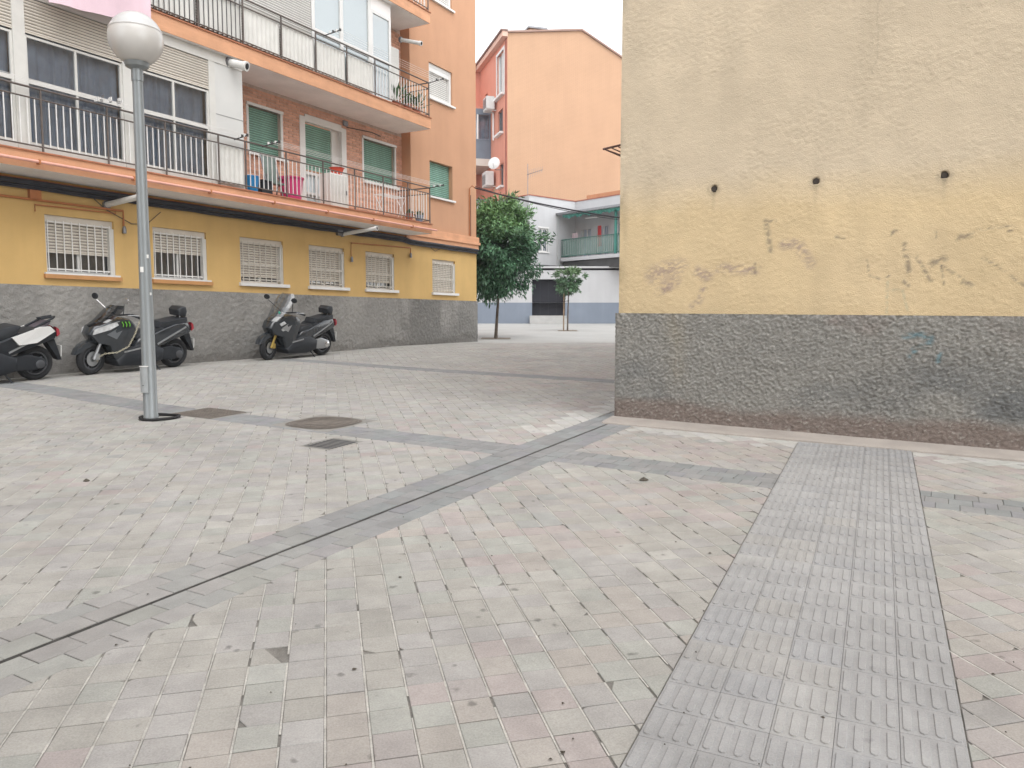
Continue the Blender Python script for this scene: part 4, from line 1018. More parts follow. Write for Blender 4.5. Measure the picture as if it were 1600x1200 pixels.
# chain from handlebar to front wheel
ch = thing("security_chain", "pale steel chain slung from the scooter's handlebar down to its front wheel", "chain", sA.location); ch.rotation_euler = sA.rotation_euler
P = [(.16, .37, .95), (.24, .36, .72), (.34, .33, .50), (.50, .27, .40), (.66, .16, .37), (.74, .10, .30), (.74, .09, .20)]
pts = []
for a, b in zip(P[:-1], P[1:]):
    n_ = max(2, int((Vector(b)-Vector(a)).length/.028)); pts += [Vector(a).lerp(Vector(b), k/n_) for k in range(n_)]
lk = MB().tube([(.021*math.cos(k/10*6.283), .011*math.sin(k/10*6.283), 0) for k in range(10)], .0045, 5, closed=True).mesh("link", mat("chain_steel", (.42, .39, .30), .4, .1, 20, metal=.4), True)
for i, (a, b) in enumerate(zip(pts[:-1], pts[1:])):
    o = put("link", lk, ch); q = (b-a).to_track_quat('X', 'Z'); o.rotation_mode = 'QUATERNION'
    o.rotation_quaternion = q @ Matrix.Rotation(R(90*(i % 2)), 3, 'X').to_quaternion(); o.location = (a+b)/2

# ------------------------------------------------------------------ far end: low white wall, white two-storey house, tall orange block
m_white = mat("white_render", (.49, .495, .505), .9, .05, .8, streak=.04)
m_wgrey = mat("light_grey_render", (.40, .41, .41), .9, .05, .8, streak=.05)
m_blue = mat("blue_grey_band", srgb(140, 150, 164, .80), .9, .05, 1, streak=.05)
m_rust = mat("clay_coping", (.32, .12, .085), .8, .15, 4)
m_tgreen = mat("teal_paint", (.05, .20, .165), .6, .12, 3)
m_rgreen = mat("railing_green", (.05, .14, .11), .6, .12, 4)
LWY = 38.5; gl = gzf(1.5, LWY)
lw = thing("low_building", "low white building with blue-grey base band and a dark doorway at the square's end", "building", (0, LWY, gl))
TOPZ = 4.0-gl; BZ = 2.30-gl; D0, D1, DTOP, DB_ = 1.0, 2.66, 3.46-gl, 1.66-gl
wall_holes(-3.6, 7.0, BZ, TOPZ, 0, [(D0, D1, BZ-.001, DTOP)], .35).build("upper_wall", m_white, lw)
for a, b in ((-3.6, D0), (D1, 7.0)):
    g = MB(); g.box(a, b, -.015, .3, -.3, BZ); g.build("base_band", m_blue, lw)
g = MB(); g.box(-3.6, 7.0, -.08, .8, TOPZ, TOPZ+.09); g.build("coping", m_white, lw)
g = MB(); g.box(-3.6, 7.0, .0, .9, TOPZ-.10, TOPZ-.001); g.build("roof_edge", m_wgrey, lw)
dw = put("doorway", None, lw)
m_dgate = mat("dark_gate", (.020, .021, .028), .6, .1, 3)
g = MB(); g.box(D0, D1, .33, .36, DB_, DTOP); g.build("gate", m_dgate, dw)
for x in (D0+.42, D0+.83, D0+1.24):
    g = MB(); g.box(x-.02, x+.02, .315, .335, DB_, DTOP); g.build("gate_stile", mat("gate_stile", (.035, .037, .045)), dw)
for k in range(3):
    g = MB(); g.box(D0-.12+.0*k, D1+.05, -.75+.28*k, .33, -.3 if k == 0 else .13*k-.001, .13*(k+1)); g.build("step", mat("step_concrete", (.43, .43, .42), .9, .1, 2), lw)
# white house behind, turned 41 degrees
wh = thing("white_house", "white two-storey house with a green-railed balcony under a teal canopy behind the low wall", "house", (.86, 39.5, 0), R(41))
ZT = 7.72
g = MB(); g.quad((0, 6, 3.2), (0, 0, 3.2), (0, 0, ZT), (0, 6, ZT)); g.build("wing_side_wall", m_wgrey, wh)
wall_holes(0, 3.37, 3.2, ZT, 0, [(.68, 1.33, 4.95, 6.15)], .12).build("wing_wall", m_white, wh)
w = put("window", None, wh)
g = MB(); g.box(.62, 1.39, -.03, -.001, 6.15, 6.22); g.box(.60, 1.41, -.06, .05, 4.89, 4.95); g.build("surround", m_wht, w)
frame_mb(.68, 1.33, 4.95, 6.15, .06, .06, .04, (1.0,)).build("frame", m_wht, w); pane(w, .74, 1.27, 5.0, 6.1, .08, m_gdark); folds(.7, 1.3, 4.95, 6.15, .11, m_curt, "curtain", w)
for k in range(5):
    g = MB(); g.box(.72+.13*k, .735+.13*k, .0, .015, 4.95, 6.15); g.build("bar", m_bal, w)
XW = 3.37
def side_wall(y0, y1, z0, z1, x, ops, depth):
    g = MB(); ys = sorted({y0, y1, *[o[0] for o in ops], *[o[1] for o in ops]}); zs = sorted({z0, z1, *[o[2] for o in ops], *[o[3] for o in ops]})
    for a, b in zip(ys[:-1], ys[1:]):
        for c, d in zip(zs[:-1], zs[1:]):
            if any(o[0] < (a+b)/2 < o[1] and o[2] < (c+d)/2 < o[3] for o in ops): continue
            g.quad((x, b, c), (x, a, c), (x, a, d), (x, b, d))
    for a, b, c, d in ops:
        X = x+depth
        g.quad((x, b, c), (X, b, c), (X, a, c), (x, a, c)); g.quad((x, a, d), (X, a, d), (X, b, d), (x, b, d)); g.quad((x, a, c), (X, a, c), (X, a, d), (x, a, d)); g.quad((X, b, c), (x, b, c), (x, b, d), (X, b, d))
    return g
OPS = [(-1.15, -.45, 4.75, 6.2), (-2.35, -1.55, 4.55, 6.25), (-3.75, -2.9, 4.75, 6.3)]
side_wall(-6, 0, 3.2, ZT, XW, OPS, .15).build("balcony_wall", m_white, wh)
for (a, b, c, d) in OPS:
    w = put("window", None, wh)
    folds(0, b-a, c, d, 0, m_curt, "curtain", w, .03, .12).matrix_basis = Matrix.Translation((XW+.13, a, 0)) @ Matrix.Rotation(R(90), 4, "Z")
    for y in (a, (a+b)/2-.03, b-.06):
        g = MB(); g.box(XW+.06, XW+.12, y, y+.06, c, d); g.build("frame_bar", m_wht, w)
    for k in range(5):
        y = a+.08+(b-a-.16)*k/4; g = MB(); g.box(XW-.03, XW-.015, y-.008, y+.008, c, d); g.build("bar", m_bal, w)
g = MB(); g.box(0, 3.37, -.03, .25, ZT, ZT+.05); g.box(-.03, .2, .25, 6, ZT, ZT+.05); g.box(XW-.03, XW+.25, -6, -.03, ZT, ZT+.05); g.build("coping", m_rust, wh)
g = MB(); g.box(3.9, 8, -5, -.3, ZT-.1, ZT+.35); g.build("roof_tiles", mat("orange_roof", (.50, .24, .13), .9, .1, 4), wh)
g = MB(); g.box(XW-1.22, XW, -6, -.12, 4.50, 4.68); g.build("balcony_slab", m_white, wh)
g = MB(); g.box(0, XW-.2, -.9, -.01, 4.10, 4.20); g.build("low_roof", mat("grey_roof", (.10, .10, .105), .8, .2, 3), wh)
g = MB(); g.box(XW-1.1, XW, -6, -.2, 4.05, 4.49); g.build("slab_beam", mat("dark_beam", (.07, .07, .07), .8, .2, 2), wh)  # beam under the balcony slab in one even dark colour
rl = put("railing", None, wh)
for z in (4.76, 5.62):
    g = MB(); g.tube([(XW, -.14, z), (XW-1.19, -.14, z), (XW-1.19, -6, z)], .022, 6); g.build("rail", m_rgreen, rl)
bb = MB().box(-.009, .009, -.009, .009, 0, .86).mesh("baluster", m_rgreen)
for k in range(46): put("baluster", bb, rl, (XW-1.19, -.14-.125*k, 4.76))
for k in range(9): put("baluster", bb, rl, (XW-.1-.125*k, -.14, 4.76))
g = MB(); g.box(XW-1.15, XW-1.14, -6, -.2, 4.75, 5.58); g.build("rail_screen", mat("green_screen", (.42, .52, .48), .8, .2, 3, alpha=.35), rl)
cn_ = put("canopy", None, wh)
g = MB(); g.add([(XW, -.02, 7.05), (XW-1.45, -.02, 6.92), (XW-1.45, -6, 6.92), (XW, -6, 7.05), (XW, -.02, 7.10), (XW-1.45, -.02, 6.97), (XW-1.45, -6, 6.97), (XW, -6, 7.10)], [(3, 2, 1, 0), (4, 5, 6, 7), (0, 1, 5, 4), (1, 2, 6, 5), (2, 3, 7, 6), (3, 0, 4, 7)]); g.build("roof_sheet", m_wgrey, cn_)
g = MB(); g.box(XW-1.50, XW-1.44, -6, -.02, 6.88, 6.99); g.build("gutter", m_grm, cn_)
g = MB(); ys = np.arange(-5.9, -.35, .1)
for a, b in zip(ys[:-1], ys[1:]): g.quad((XW-1.40, b, 6.86), (XW-1.40, a, 6.86), (XW-1.36-.03*math.sin(a*20), a, 6.70+.04*math.sin(a*9)+.04*math.sin(a*23)), (XW-1.36-.03*math.sin(b*20), b, 6.70+.04*math.sin(b*9)+.04*math.sin(b*23)))
g.build("awning_valance", m_tgreen, cn_)
for y in (-3.9, -5.6):
    g = MB(); g.box(XW-1.24, XW-1.14, y-.05, y+.05, 4.68, 6.9); g.build("canopy_post", m_tgreen, cn_)
g = MB(); g.tube([(XW-.9, -1.6, 6.62), (XW-1.0, -2.6, 6.60)], .03, 8); g.build("tube_light", m_wht, cn_)
g = MB(); g.tube([(2.0, -.05, 3.3), (2.0, -.05, 7.0)], .035, 8); g.build("downpipe", m_wgrey, wh)
# washing and things on that balcony
m_cl = [mat("cloth_pink", (.50, .40, .42)), mat("cloth_white", (.62, .62, .62)), mat("cloth_red", (.48, .05, .05))]
def hanging(name, label, cat, M_, x0, x1, z0, z1, m, group=None, loc=(0, 0, 0), rz=0):
    o = thing(name, label, cat, loc, rz, group); n = 8; g = MB(); P = [(x0+(x1-x0)*k/n, .02*math.sin(k*1.9)) for k in range(n+1)]
    for p, q in zip(P[:-1], P[1:]):
        g.quad((p[0], p[1]*2, z0+.02*math.sin(p[0]*9)), (q[0], q[1]*2, z0+.02*math.sin(q[0]*9)), (q[0], q[1]*.3, z1), (p[0], p[1]*.3, z1))
    g.build("cloth", m, o, True); return o
def wloc(x, y, z): c, s_ = math.cos(R(41)), math.sin(R(41)); return (.86+x*c-y*s_, 39.5+x*s_+y*c, z)
hanging("hanging_towel", "red towel hung behind the green railing of the white house", "towel", None, -.12, .12, 5.2, 6.25, m_cl[2], None, wloc(XW-.4, -2.1, 0), R(-49))
hanging("hanging_cloth", "pale cloth hung at the inner end of the green-railed balcony", "cloth", None, -.3, .1, 5.72, 5.98, m_cl[0], None, wloc(XW-.7, -.75, 0), R(-49))
# roof antenna
an = thing("roof_antenna", "thin television antenna standing on the corner of the white house roof", "antenna", (.80, 39.7, ZT-.3))
g = MB(); g.tube([(0, 0, 0), (0, 0, 1.9)], .018, 6); g.build("mast", m_grm, an)
g = MB(); g.tube([(-.05, 0, 1.35), (.75, -.3, 1.55)], .014, 6); g.build("boom", m_grm, an)
for k in range(7):
    g = MB(); x = .05+.11*k; L_ = .24-.015*k; g.tube([(x-.03, -.3*x/.75-.02, 1.38+.25*x-L_), (x+.03, -.3*x/.75+.02, 1.38+.25*x+L_)], .008, 5); g.build("dipole", m_grm, an)

# tall orange block
TC = (-.26, 45.0); TRZ = R(16)
m_pk = mat("salmon_brickwork", srgb(227, 184, 150, .60), .9, .04, .6, streak=.03)
m_sd = mat("terracotta_render", srgb(222, 152, 130, .80), .9, .05, .6, streak=.04)
# fine horizontal brick courses, too far away to model
mm_ = m_pk.node_tree; b_ = mm_.nodes.new("ShaderNodeTexBrick"); b_.inputs["Scale"].default_value = 1; b_.inputs["Brick Width"].default_value = .25; b_.inputs["Row Height"].default_value = .07; b_.inputs["Mortar Size"].default_value = .008
pb = mm_.nodes["Principled BSDF"]; src = pb.inputs["Base Color"].links[0].from_socket
tcn = mm_.nodes.new("ShaderNodeTexCoord"); mpn = mm_.nodes.new("ShaderNodeMapping"); mpn.inputs["Rotation"].default_value = (R(90), 0, 0)
mm_.links.new(tcn.outputs["Object"], mpn.inputs[0]); mm_.links.new(mpn.outputs[0], b_.inputs["Vector"])
mrn = mm_.nodes.new("ShaderNodeMapRange"); mrn.inputs[3].default_value = 1.03; mrn.inputs[4].default_value = .86; mm_.links.new(b_.outputs["Fac"], mrn.inputs[0])
vmn = mm_.nodes.new("ShaderNodeVectorMath"); vmn.operation = 'SCALE'; mm_.links.new(src, vmn.inputs[0]); mm_.links.new(mrn.outputs[0], vmn.inputs["Scale"]); mm_.links.new(vmn.outputs[0], pb.inputs["Base Color"])
tb = thing("tall_orange_building", "tall salmon brick block with a blind gable rising behind the white house", "building", (*TC, 0), TRZ)
ZC, ZP, ZR = 17.62, 18.17, 14.3
prof = [(0, ZC), (4.48, ZP), (12.0, ZR)]
g = MB(); g.add([(0, 0, 0), (12, 0, 0), (12, 0, ZR), (4.48, 0, ZP), (0, 0, ZC)], [(0, 1, 2, 3, 4)]); g.build("gable_wall", m_pk, tb)
LW = [(.75, 2.3, 14.55, 17.0, True), (1.0, 2.15, 12.4, 13.75, False), (.9, 1.7, 9.3, 10.6, False), (4.6, 5.2, 13.9, 15.6, False)]
side_wall(0, 6.6, 0, ZC-.12, 0, [(a, b, c, d) for a, b, c, d, _ in LW], .25).build("side_wall", m_sd, tb)
for (a, b, c, d, ww) in LW:
    w = put("window", None, tb)
    g = MB(); g.box(.24, .25, a, b, c, d); g.build("dark_room", m_dark, w)
    m = m_wht if ww else m_grm
    for y in (a, (a+b)/2-.05, b-.09):
        g = MB(); g.box(.10, .2, y, y+.09, c, d); g.build("frame_bar", m, w)
    g = MB(); g.quad((.17, b, c), (.17, a, c), (.17, a, d), (.17, b, d)); g.build("pane", m_gpale if ww else m_gdark, w)
    if ww:
        for q in ((-.02, .03, a-.18, a, c-.15, d+.15), (-.02, .03, b, b+.15, c-.15, d+.15), (-.02, .03, a, b, d, d+.15)):
            g = MB(); g.box(*q); g.build("surround", m_wht, w)
    g = MB(); g.box(-.22, .1, a-.15, b+.12, c-.12, c-.01); g.build("sill", m_wht, w)
g = MB(); g.box(-.05, .0, .18, .34, 0, ZC-.2); g.build("downpipe", m_rust, tb)
g = MB(); g.quad((0, 6.6, 0), (0, 6.6, 0), (0, 6.6, 1), (0, 6.6, 1)); g = MB(); g.quad((-9, 6.6, 0), (0, 6.6, 0), (0, 6.6, ZC-.15), (-9, 6.6, ZC-.15)); g.build("rear_wing_wall", m_sd, tb)
rf = put("roof", None, tb)
g = MB()
for (x0, z0), (x1, z1) in zip(prof[:-1], prof[1:]):
    g.add([(x0, -.12, z0), (x1, -.12, z1), (x1, 9, z1), (x0, 9, z0), (x0, -.12, z0+.10), (x1, -.12, z1+.10), (x1, 9, z1+.10), (x0, 9, z0+.10)], [(3, 2, 1, 0), (4, 5, 6, 7), (0, 1, 5, 4), (2, 3, 7, 6)])
g.build("verge", mat("roof_verge", (.30, .20, .165), .9, .15, 2), rf)
g = MB(); g.box(-.32, -.001, -.1, 6.55, ZC-.22, ZC+.06); g.box(-9, -.33, 6.28, 6.59, ZC-.22, ZC+.06); g.build("eaves", mat("eaves_pale", srgb(222, 184, 166, .8)), rf)
g = MB(); g.box(-.42, -.001, -.14, 6.5, ZC+.061, ZC+.16); g.box(-9, -.43, 6.18, 6.59, ZC+.061, ZC+.16); g.build("gutter", mat("gutter_brown", (.20, .13, .11)), rf)
g = MB(); g.box(1.7, 2.6, 1.2, 2.0, 17.6, 18.45); g.build("chimney", m_pk, rf); g = MB(); g.box(1.55, 2.75, 1.05, 2.15, 18.45, 18.55); g.build("chimney_cap", m_grm, rf)
# glazed balconies in the corner, facing the square
m_ebl = mat("blue_grey_panel", (.15, .18, .22), .5, .08, 2)
for k, (zb, zt) in enumerate(((11.35, 14.35), (7.9, 9.9))):
    e_ = put("corner_balcony", None, tb); yb = 3.75
    g = MB(); g.box(-4, -.01, yb-.1, 6.55, zb-.45, zb-.02); g.build("slab", mat("slab_pale", (.56, .52, .47), .9, .05, 1), e_)
    if k == 0:
        g = MB(); g.box(-4, -.02, yb, yb+.06, zb, zb+1.1); g.build("parapet_panel", m_ebl, e_)
        g = MB(); g.box(-4, -.02, yb-.02, yb+.08, zb+1.1, zb+1.17); g.box(-4, -.02, yb-.01, yb+.07, zt-.35, zt); g.build("frame_rail", m_ebl, e_)
        for x in (-3, -2.2, -1.55, -.9, -.12):
            g = MB(); g.box(x, x+.09, yb-.01, yb+.07, zb+1.17, zt-.35); g.build("frame_post", m_ebl if x > -.5 or x < -1 else m_wht, e_)
        g = MB(); g.quad((-4, yb+.03, zb+1.17), (-.02, yb+.03, zb+1.17), (-.02, yb+.03, zt-.35), (-4, yb+.03, zt-.35)); g.build("pane", m_gdark, e_)
        folds(-4, -.05, zb+1.1, zt-.3, yb+.3, m_curt, "curtain", e_, .05, .3)
        g = MB(); g.box(-4, -.02, yb+.05, 6.5, zt, zt+.12); g.build("ceiling_slab", m_sd, e_)
    else:
        g = MB(); g.box(-4, -.02, yb, yb+.06, zb, zb+1.0); g.build("parapet_panel", m_ebl, e_)
def tloc(x, y, z): c, s_ = math.cos(TRZ), math.sin(TRZ); return (TC[0]+x*c-y*s_, TC[1]+x*s_+y*c, z)
m_acw = mat("ac_white", (.60, .60, .585), .5, .05, 4)
def ac(label, y, z, w_=.85, h_=.75, d_=.5):
    o = thing("air_conditioner", label, "air conditioner", tloc(-d_-.15, y, z), TRZ, "air conditioners on the orange block")
    g = MB(); g.box(0, d_, -w_/2, w_/2, 0, h_, .02); g.build("case", m_acw, o)
    g = MB()
    for k in range(9): g.box(-.014, -.002, -w_/2+.06, w_/2-.06, .10+.065*k, .135+.065*k)
    kind(g.build("grille", m_grm, o), "stuff")
    for yy in (-w_/3, w_/3):
        g = MB(); g.box(-.02, d_+.15, yy-.025, yy+.025, -.06, -.001); g.build("bracket", m_acw, o)
    return o
ac("white air conditioner under the top window of the orange block, pale pipe below it", 2.75, 14.0)
ac("white air conditioner beside the satellite dish on the orange block", 3.0, 9.55, .9, .85)
pp = MB().tube([(-.08, 2.9, 13.95), (-.08, 2.9, 12.3)], .05, 8).build("drain_pipe", m_wht, tb)
ds = thing("satellite_dish", "white satellite dish on the dark side of the orange block", "satellite dish", tloc(-.55, .95, 10.55), 0)
g = MB(); rr_ = [(.36*k/6, -.10*(1-(k/6)**2)) for k in range(7)]; g.lathe([(r+.0001, -h-.0) for r, h in rr_], n=28); o = g.build("dish", m_acw, ds, True); o.rotation_euler = (R(78), 0, R(-20)); 
g = MB(); g.tube([(0, 0, 0), (.1, .2, -.35), (.5, .15, -.35)], .025, 6); g.build("mount", m_grm, ds)
g = MB(); g.tube([(0, -.05, -.3), (-.05, -.45, -.1)], .012, 6); g.build("feed_arm", m_grm, ds)
an2 = thing("roof_antenna", "faint television antenna far behind, above the orange block's roof edge", "antenna", (-.5, 62, 20))
g = MB(); g.tube([(0, 0, -2), (0, 0, 4.3)], .02, 5); g.build("mast", m_wgrey, an2)
for dz_ in (0, .12):
    g = MB(); g.tube([(-.5, 0, 4.2+dz_), (.6, .1, 4.3+dz_)], .02, 5); g.build("boom", m_wgrey, an2)
g = MB(); g.box(-6, 6, -1, 6, -22, -1.9); g.build("support_roof", m_wgrey, an2)

# unseen block continuing the row, added to keep sky light off the near paving
nb = thing("added_rear_block", "plain beige block added out of view to darken the near paving", "building", (*xy(-14.0, 8.6), 0), R(60.5))
g = MB(); g.quad((0, 0, -.5), (0, -16, -.5), (0, -16, 12), (0, 0, 12)); g.quad((-14, 0, -.5), (0, 0, -.5), (0, 0, 12), (-14, 0, 12)); g.build("wall", mat("flank_render", (.5, .45, .38)), nb)
g = MB(); g.box(-14.2, .2, -16.2, .2, 12, 12.2); g.build("roof", mat("roof_edge", (.3, .16, .11)), nb)

# ------------------------------------------------------------------ trees
m_leaf = mat("tree_leaf", None, .5, .0, attr="tint", spec=.35)
pbl = m_leaf.node_tree.nodes["Principled BSDF"]; pbl.inputs["Transmission Weight"].default_value = 0
m_bark = mat("bark", (.13, .105, .085), .9, .25, 9, bump=.01, bscale=40)
def tree(name, label, x, y, h0, crown_c, crown_r, nclump, nleaf, ls, lean, base, top, seed, r0, stake=False):
    rg = np.random.default_rng(seed); z0 = gzf(x, y)
    t = thing(name, label, "tree", (x, y, z0), 0, "young street trees in the square")
    C3 = np.array(crown_c); CR = np.array(crown_r)
    g = MB(); p = [(0, 0, -.05), (.02*lean, 0, .15), (.35*lean, .0, h0*.5), (.8*lean, .02, h0), (crown_c[0], crown_c[1], crown_c[2])]
    g.tube(p, [r0*1.5, r0*1.1, r0*.9, r0*.75, r0*.3], 10); g.build("trunk", m_bark, t, True)
    for k in range(7):
        a = k*2.4+seed; e = C3+CR*np.array((.6*math.cos(a), .6*math.sin(a), -.25+.14*k)); st = np.array(p[3])+(C3-np.array(p[3]))*(.1+.1*k)
        mid = (st+e)/2+np.array((0, 0, -.05)); g = MB(); g.tube([st, mid, e], [r0*.4, r0*.28, r0*.12], 6); g.build("limb", m_bark, t, True)
    # clumps on and inside an uneven crown
    d = rg.normal(size=(nclump, 3)); d /= np.linalg.norm(d, axis=1)[:, None]; rad = .35+.65*rg.random(nclump)**.5
    az = np.arctan2(d[:, 1], d[:, 0]); lump = 1+.13*np.sin(3*az+seed)+.10*np.sin(5*d[:, 2]*2+az*2+seed*2)
    cc = C3+d*rad[:, None]*lump[:, None]*CR
    cs_ = .16+.12*rg.random(nclump); tone = .65+.6*rg.random(nclump)
    per = nleaf//nclump; idx = np.repeat(np.arange(nclump), per); n = len(idx)
    pos = cc[idx]+rg.normal(size=(n, 3))*(cs_[idx]*CR.mean()*.48)[:, None]*np.array((1, 1, .8))
    out = pos-C3; out /= np.linalg.norm(out, axis=1)[:, None]+1e-6
    ax = out*.7+rg.normal(size=(n, 3))*.55+np.array((0, 0, -.55)); ax /= np.linalg.norm(ax, axis=1)[:, None]
    sd_ = np.cross(ax, rg.normal(size=(n, 3))*.6+out); sd_ /= np.linalg.norm(sd_, axis=1)[:, None]+1e-6
    nn_ = np.cross(ax, sd_); L_ = ls*(.6+.7*rg.random(n)); W_ = L_*.30
    a0_ = pos; a1 = pos+ax*(L_*.45)[:, None]+sd_*W_[:, None]*.5+nn_*(L_*.06)[:, None]; a2 = pos+ax*L_[:, None]-nn_*(L_*.10)[:, None]; a3 = pos+ax*(L_*.45)[:, None]-sd_*W_[:, None]*.5+nn_*(L_*.06)[:, None]
    V = np.stack([a0_, a1, a2, a3], 1).reshape(-1, 3)
    me = bpy.data.meshes.new("crown"); me.vertices.add(4*n); me.vertices.foreach_set("co", V.astype(np.float32).ravel())
    me.loops.add(4*n); me.loops.foreach_set("vertex_index", np.arange(4*n, dtype=np.int32)); me.polygons.add(n)
    me.polygons.foreach_set("loop_start", np.arange(0, 4*n, 4, dtype=np.int32)); me.polygons.foreach_set("loop_total", np.full(n, 4, np.int32)); me.update(calc_edges=True)
    f = np.clip(tone[idx]*(.75+.5*rg.random(n)), .4, 1.7); young = np.clip((out[:, 2]-.3)*.8+rg.random(n)*.3, 0, 1)[:, None]  # mix weight: leaves move to the top tone towards the crown's upper side
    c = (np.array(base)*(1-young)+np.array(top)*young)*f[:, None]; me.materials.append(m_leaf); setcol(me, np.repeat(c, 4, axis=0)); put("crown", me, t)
    if stake:
        g = MB(); g.tube([(-.16, .05, -.05), (-.15, .05, 1.75)], .028, 8); g.build("stake", mat("stake_wood", (.30, .22, .15), .9, .2, 6), t)
        g = MB(); g.tube([(-.17, .02, 1.2), (.06, -.02, 1.22), (.05, .06, 1.22), (-.16, .08, 1.2), (-.17, .02, 1.2)], .012, 6); g.build("tie", m_rub, t)
    return t
tree("street_tree", "larger round-headed tree with glossy dark leaves by the end of the apartment block", -.55, 26.3, 1.55, (-.02, 0, 3.0), (1.36, 1.34, 1.55), 230, 27000, .17, .12, (.075, .175, .095), (.20, .34, .11), 3, .055)
tree("street_tree", "small staked young tree in front of the dark doorway", 2.28, 31.6, 1.6, (.05, 0, 2.05), (.56, .55, .60), 46, 2600, .15, .04, (.10, .19, .10), (.22, .32, .15), 8, .03, True)
for (x, y, r, lb) in ((-.55, 26.3, .5, "earth square round the larger tree"), (2.28, 31.6, .4, "earth square round the small staked tree")):
    g = MB(); c = [(x-r, y-r), (x+r, y-r), (x+r, y+r), (x-r, y+r)]; g.add([(px, py_, gzf(px, py_)+.006) for px, py_ in c], [(0, 1, 2, 3)])
    tag(g.build("tree_pit", mat("pit_earth", (.20, .165, .13), .95, .3, 12, pos=True)), lb, "tree pit")

# ------------------------------------------------------------------ overhead cable from the block's corner to the beige building
def abw(s_, n_, z): x, y = xy(s_, n_); return Vector((x, y, z))
oc = thing("overhead_cable", "dark cable slung across the alley from the orange corner to the beige building", "cable")
p0, p1 = abw(10.3, .16, 5.52), abw(9.0, 9.70, 3.52)
for dz_, sg in ((0, .25), (.05, .36)):
    g = MB(); g.tube([p0.lerp(p1, k/24)+Vector((0, 0, dz_-sg*4*(k/24)*(1-k/24))) for k in range(25)], .024 if dz_ == 0 else .010, 6); g.build("strand", m_cab, oc, True)

# ------------------------------------------------------------------ things on the balconies
AR = R(60.5)
def bal(name, label, cat, s_, y_, z, group=None):
    p = abw(s_, -y_, z); return thing(name, label, cat, p, AR, group)
F1 = 4.032; m_blu = mat("blue_plastic", (.02, .22, .50), .4, .06, 5); m_pnk = mat("pink_plastic", (.62, .06, .20), .4, .06, 5); m_rdp = mat("red_plastic", (.65, .09, .05), .4, .06, 5)
m_ggr = mat("grey_green_plastic", (.16, .20, .18), .5, .15, 5); m_terr = mat("terracotta_pot", (.38, .14, .09), .8, .15, 8)
b = bal("blue_bucket", "blue plastic bucket behind the railing next to the white corrugated panel", "bucket", 1.15, -.55, F1)
g = MB(); g.lathe([(0, 0), (.11, 0), (.15, .34), (.16, .345), (.155, .36), (.14, .35), (.105, .02), (0, .02)], n=20); g.build("body", m_blu, b, True)
g = MB(); g.tube([(.15*math.cos(k/8*3.14), .0, .34+.05*math.sin(k/8*3.14)) for k in range(9)], .008, 5); g.build("handle", m_wht, b)
b = bal("pink_tub", "tall pink plastic tub behind the balcony railing", "tub", 2.38, -.40, F1)
g = MB(); g.lathe([(0, 0), (.21, 0), (.26, .50), (.29, .505), (.29, .53), (.25, .53), (.20, .03), (0, .03)], n=24); g.build("body", m_pnk, b, True)
for sx in (-1, 1):
    g = MB(); g.box(sx*.28-.03, sx*.28+.03, -.05, .05, .46, .50); g.build("handle", m_pnk, b)
b = bal("folding_chair", "grey-green folded chair leaning behind the railing between bucket and pink tub", "chair", 1.82, -.42, F1)
for x in (-.2, .2):
    g = MB(); g.tube([(x, -.12, 0), (x, .12, .92)], .014, 6); g.build("leg", m_grm, b); g = MB(); g.tube([(x*.9, .1, 0), (x*.9, -.05, .5)], .014, 6); g.build("leg", m_grm, b)
g = MB(); g.add([(-.19, .0, .30), (.19, .0, .30), (.19, .115, .90), (-.19, .115, .90)], [(0, 1, 2, 3)]); g.build("backrest", m_ggr, b)
g = MB(); g.box(-.2, .2, -.16, .0, .30, .34); g.build("seat", m_ggr, b); g = MB(); g.tube([(-.2, .12, .92), (.2, .12, .92)], .018, 6); g.build("top_bar", m_wht, b)
b = bal("black_crate", "black plastic box on the balcony floor beside the blue bucket", "crate", 1.50, -.5, F1)
g = MB(); g.box(-.14, .14, -.12, .12, 0, .30, .02); g.build("body", m_matte, b); g = MB(); g.box(-.15, .15, -.13, .13, .30, .33, .01); g.build("lid", m_matte, b)
b = bal("white_cabinet", "white metal cabinet in front of the balcony door under the red bowl", "cabinet", 3.95, -.22, F1)
g = MB(); g.box(-.30, .30, -.17, .17, .03, .86, .01); g.build("body", m_wht, b); g = MB(); g.box(-.28, .28, -.182, -.171, .06, .83); g.build("door", m_alu, b)
g = MB(); g.box(.2, .22, -.20, -.183, .4, .5); g.build("handle", m_grm, b)
for x in (-.26, .26):
    g = MB(); g.box(x-.02, x+.02, -.1, .1, 0, .029); g.build("foot", m_matte, b)
b = bal("red_bowl", "red plastic bowl on top of the white balcony cabinet", "bowl", 4.05, -.22, F1+.86)
g = MB(); g.lathe([(0, 0), (.10, 0), (.17, .17), (.19, .175), (.16, .17), (.09, .015), (0, .015)], n=20); g.build("body", m_rdp, b, True)
b = bal("drying_rack", "white folding drying rack near the end of the lower balcony", "drying rack", 5.9, -.35, F1)
for x in (-.45, .45):
    g = MB(); g.tube([(x, -.2, 0), (x, .15, .62)], .010, 6); g.build("leg", m_bal, b); g = MB(); g.tube([(x, .2, 0), (x, -.15, .62)], .010, 6); g.build("leg", m_bal, b)
for k in range(6):
    g = MB(); g.tube([(-.45, -.15+.06*k, .62), (.45, -.15+.06*k, .62)], .006, 5); g.build("wire", m_bal, b)
